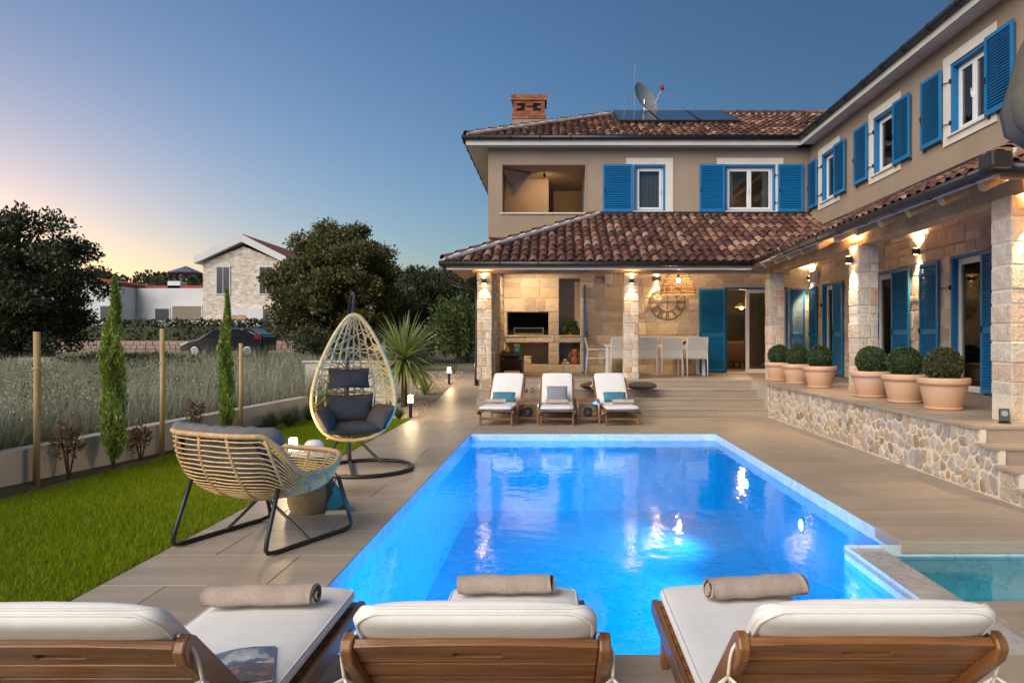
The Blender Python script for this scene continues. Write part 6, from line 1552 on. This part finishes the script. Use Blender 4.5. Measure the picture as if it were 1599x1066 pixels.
hd_ = thing('hedge', 'long dark clipped hedge in front of the white house', 'hedge', T(-26, 40.7, 1)); V1, F1 = leaf_cloud(16000, hedge_fn, .22); np_obj('foliage', V1, F1, 'dark_leaf', hd_, 'stuff'); m = MB(); m.box(-46, -10, 40.2, 41.2, .6, 2.4); m.build('branches', 'dark_leaf', hd_)
MCAR = T(-16.9, 35.2, ground_z(-17, 35.2)-.0); car = thing('parked_car', 'dark hatchback car parked beneath the oak', 'car', MCAR)
body = [(-2.1,.30),(-2.12,.55),(-2.0,.72),(-1.2,.90),(-.45,1.38),(.2,1.48),(1.2,1.46),(1.85,1.15),(2.08,1.05),(2.12,.60),(2.08,.30)]
m = MB(); m.loft([[(p[0]*k, y, p[1] if p[1] < .9 else .9+(p[1]-.9)*kz) for p in body] for y, k, kz in ((-.88,.97,.90),(-.80,1,1.0),(.80,1,1.0),(.88,.97,.90))]); m.build('body', 'car_paint', car, MCAR, bevel=.04)
for s in (-1,):
    for poly, nm in (([(-.95,.98),(-.42,1.33),(.12,1.41),(.12,.98)],'window'), ([(.18,.98),(.18,1.41),(.95,1.40),(1.0,.98)],'window'), ([(1.08,.98),(1.05,1.39),(1.25,1.38),(1.6,1.12),(1.6,1.0)],'window')): m = MB(); m.prism(poly, -.895, -.87); m.build(nm, 'car_glass', car, MCAR)
    m = MB(); m.prism([(1.62,.92),(1.75,1.15),(2.0,1.06),(2.06,.90)], -.90, -.80); m.build('tail_light', 'lamp_red', car, MCAR)
    m = MB(); m.prism([(-2.08,.62),(-1.75,.78),(-1.6,.76),(-1.95,.58)], -.90, -.80); m.build('headlight', 'rim', car, MCAR)
m = MB(); m.prism([(1.28,1.42),(1.84,1.13),(1.90,1.15),(1.32,1.46)], -.70, .70); m.build('rear_window', 'car_glass', car, MCAR)
for x in (-1.32, 1.32):
    for y in (-.80, .80):
        A = T(x, y, .31) @ RX(R(90)); m = MB(); m.lathe([(.22,-.10),(.30,-.10),(.31,-.07),(.31,.07),(.30,.10),(.22,.10)], 24); w_ = m.build('wheel', 'tyre', car, MCAR @ A)
        m = MB(); m.lathe([(.21,.101),(.19,.108),(.05,.09)], 18)
        for k in range(5): m.box(-.018,.018,.03,.19,.09,.115, RZ(R(72*k)))
        m.build('rim', 'rim', w_, MCAR @ A)
# ---- neighbouring houses
nh = thing('stone_gable_house', 'pale stone gabled house above the parked car', 'house', T(-22.8, 50, 2))
YH = 50; s_ = YH/1066; PXX = lambda px: (px-870)*s_; PZZ = lambda py: 1.5+(533-py)*s_
x0, x1 = PXX(317), PXX(440); xm = (x0+x1)/2+.1; ze_, zt_ = PZZ(409), PZZ(388)
m = MB(); m.prism([(x0,1.2),(x1,1.2),(x1,ze_),(xm,zt_+.15),(x0,ze_)], YH, YH+9); m.build('wall', 'far_stone', nh)
m = MB(); e = .45; m.add([(x0-e,YH-.4,ze_-.15),(xm,YH-.4,zt_+.45),(x1+e,YH-.4,ze_-.15),(x1+e,YH-.4,ze_+.35),(xm,YH-.4,zt_+1.0),(x0-e,YH-.4,ze_+.35)]+[(x0-e,YH+9.4,ze_-.15),(xm,YH+9.4,zt_+.45),(x1+e,YH+9.4,ze_-.15),(x1+e,YH+9.4,ze_+.35),(xm,YH+9.4,zt_+1.0),(x0-e,YH+9.4,ze_+.35)], [(0,1,4,5),(1,2,3,4),(11,10,7,6),(10,9,8,7),(0,6,7,1),(1,7,8,2),(5,4,10,11),(4,3,9,10),(0,5,11,6),(2,8,9,3)]); rf = m.build('roof', 'far_white', nh)
m = MB(); m.add([(x0-e-.03,YH-.3,ze_+.37),(xm,YH-.3,zt_+1.03),(xm,YH+9.3,zt_+1.03),(x0-e-.03,YH+9.3,ze_+.37),(x1+e+.03,YH-.3,ze_+.37),(x1+e+.03,YH+9.3,ze_+.37)], [(0,1,2,3),(1,4,5,2)]); m.build('roof_tiles', 'far_roof', rf)
for a, b, c, d in ((337,360,415,460),(404,427,415,460)):
    m = MB(); m.box(PXX(a), PXX(b), YH-.06, YH-.002, PZZ(d), PZZ(c)); w_ = m.build('window', 'far_white', nh); m = MB(); m.box(PXX(a)+.1, PXX((a+b)/2)-.04, YH-.09, YH-.061, PZZ(d)+.1, PZZ(c)-.1); m.build('pane', 'far_glass', w_); m = MB(); m.box(PXX((a+b)/2)+.04, PXX(b)-.1, YH-.09, YH-.061, PZZ(d)+.1, PZZ(c)-.1); m.build('pane', 'far_glass', w_)
m = MB(); m.box(PXX(355), PXX(415), YH-.5, YH-.003, 1.5, PZZ(482)); pb = m.build('porch', 'far_white', nh); m = MB(); m.box(PXX(364), PXX(388), YH-.55, YH-.501, PZZ(499), PZZ(492)); m.build('pane', 'beam', pb)
lh = thing('white_flat_house', 'long low white house with red roof edge left of the stone gable', 'house', T(-30, 52, 2)); YH = 52; s_ = YH/1066
m = MB(); m.box(PXX(213), PXX(318), YH, YH+6, 1.2, PZZ(450)); m.build('wall', 'far_white', lh)
m = MB(); m.box(PXX(112), PXX(212), YH-2, YH+6, 1.2, PZZ(454)); m.build('wall', 'far_white', lh); m = MB(); m.add([(PXX(112),YH-2.2,PZZ(434)),(PXX(213),YH-2.2,PZZ(450)),(PXX(213),YH-2.2,PZZ(444)),(PXX(112),YH-2.2,PZZ(428))]+[(PXX(112),YH+6,PZZ(434)),(PXX(213),YH+6,PZZ(450)),(PXX(213),YH+6,PZZ(444)),(PXX(112),YH+6,PZZ(428))], [(0,1,2,3),(7,6,5,4),(0,4,5,1),(3,2,6,7),(0,3,7,4),(1,5,6,2)]); m.build('roof_edge', 'far_roof', lh)
m = MB(); m.add([(PXX(112),YH-1.99,PZZ(454)),(PXX(212),YH-1.99,PZZ(454)),(PXX(212),YH-1.99,PZZ(450)),(PXX(112),YH-1.99,PZZ(434)),(PXX(112),YH+5.9,PZZ(454)),(PXX(212),YH+5.9,PZZ(454)),(PXX(212),YH+5.9,PZZ(450)),(PXX(112),YH+5.9,PZZ(434))],[(0,1,2,3),(7,6,5,4),(0,3,7,4),(1,5,6,2)]); m.build('upper_wall', 'far_white', lh)
m = MB(); m.box(PXX(213), PXX(318), YH+1, YH+6, PZZ(450), PZZ(444)); m.build('roof', 'far_roof', lh)
m = MB(); m.box(PXX(250), PXX(270), YH+1, YH+2, PZZ(449), PZZ(437)); m.build('chimney', 'far_white', lh)
for a, b, c, d, mt in ((241,266,480,502,'far_glass'),(268,316,476,502,'room_wall'),(183,204,478,502,'far_glass')):
    m = MB(); yy = YH if a > 212 else YH-2; m.box(PXX(a), PXX(b), yy-.05, yy-.003, PZZ(d), PZZ(c)); w_ = m.build('window', 'far_white', lh); m = MB(); m.box(PXX(a)+.1, PXX(b)-.1, yy-.08, yy-.051, PZZ(d)+.1, PZZ(c)-.1); m.build('pane', mt, w_)
t = thing('roof_parasol', 'open blue grey parasol on the flat roof of the white house', 'parasol', T(PXX(286), YH+3, PZZ(444)))
m = MB(); cxx = PXX(286)*1.05; m.lathe([(1.35,-.28),(1.36,-.24),(.7,.05),(.05,.32)], 8, (cxx, YH+3, PZZ(421)+.28)); m.build('canopy', 'parasol_far', t); m = MB(); m.tube([(cxx-1.0,YH+3,PZZ(446)),(cxx-1.0,YH+3,PZZ(424)+.2),(cxx,YH+3,PZZ(421)+.55)], .05, 6); m.build('pole', 'black_metal', t)
bh_ = thing('distant_house', 'small pale house half hidden by trees beyond the gravel path', 'house', T(-7.6, 46, 1)); YH = 46; s_ = YH/1066
m = MB(); m.box(PXX(655), PXX(698), YH, YH+5, .6, PZZ(458)); m.build('wall', 'far_white', bh_); m = MB(); m.prism([(PXX(650),PZZ(458)+.003),(PXX(702),PZZ(458)+.003),(PXX(672),PZZ(448))], YH-.4, YH+5.4); m.build('roof', 'far_roof', bh_); m = MB(); m.box(PXX(688), PXX(694), YH-.05, YH-.003, PZZ(485), PZZ(468)); m.build('window', 'far_glass', bh_)
# ---- wooded ridge
n = 700; cx = nrg.uniform(-230, 60, n); cy = nrg.uniform(118, 185, n); cz = np.array([ground_z(a, b) for a, b in zip(cx, cy)]); cr_ = nrg.uniform(1.6, 3.2, n)
def wood_fn(n_):
    i = nrg.integers(0, n, n_); d = nrg.normal(0,1,(n_,3)); d /= np.linalg.norm(d,axis=1)[:,None]; return np.stack([cx[i],cy[i],cz[i]+cr_[i]*.6],1)+d*cr_[i][:,None]*(.6+.4*nrg.random(n_))[:,None]*np.array([1,1,.8]), d
V1, F1 = leaf_cloud(42000, wood_fn, .9, .7); tag(np_obj('distant_wood', V1, F1, 'dark_leaf', kind='stuff'), 'dark wooded ridge on the horizon behind the white houses', 'wood')
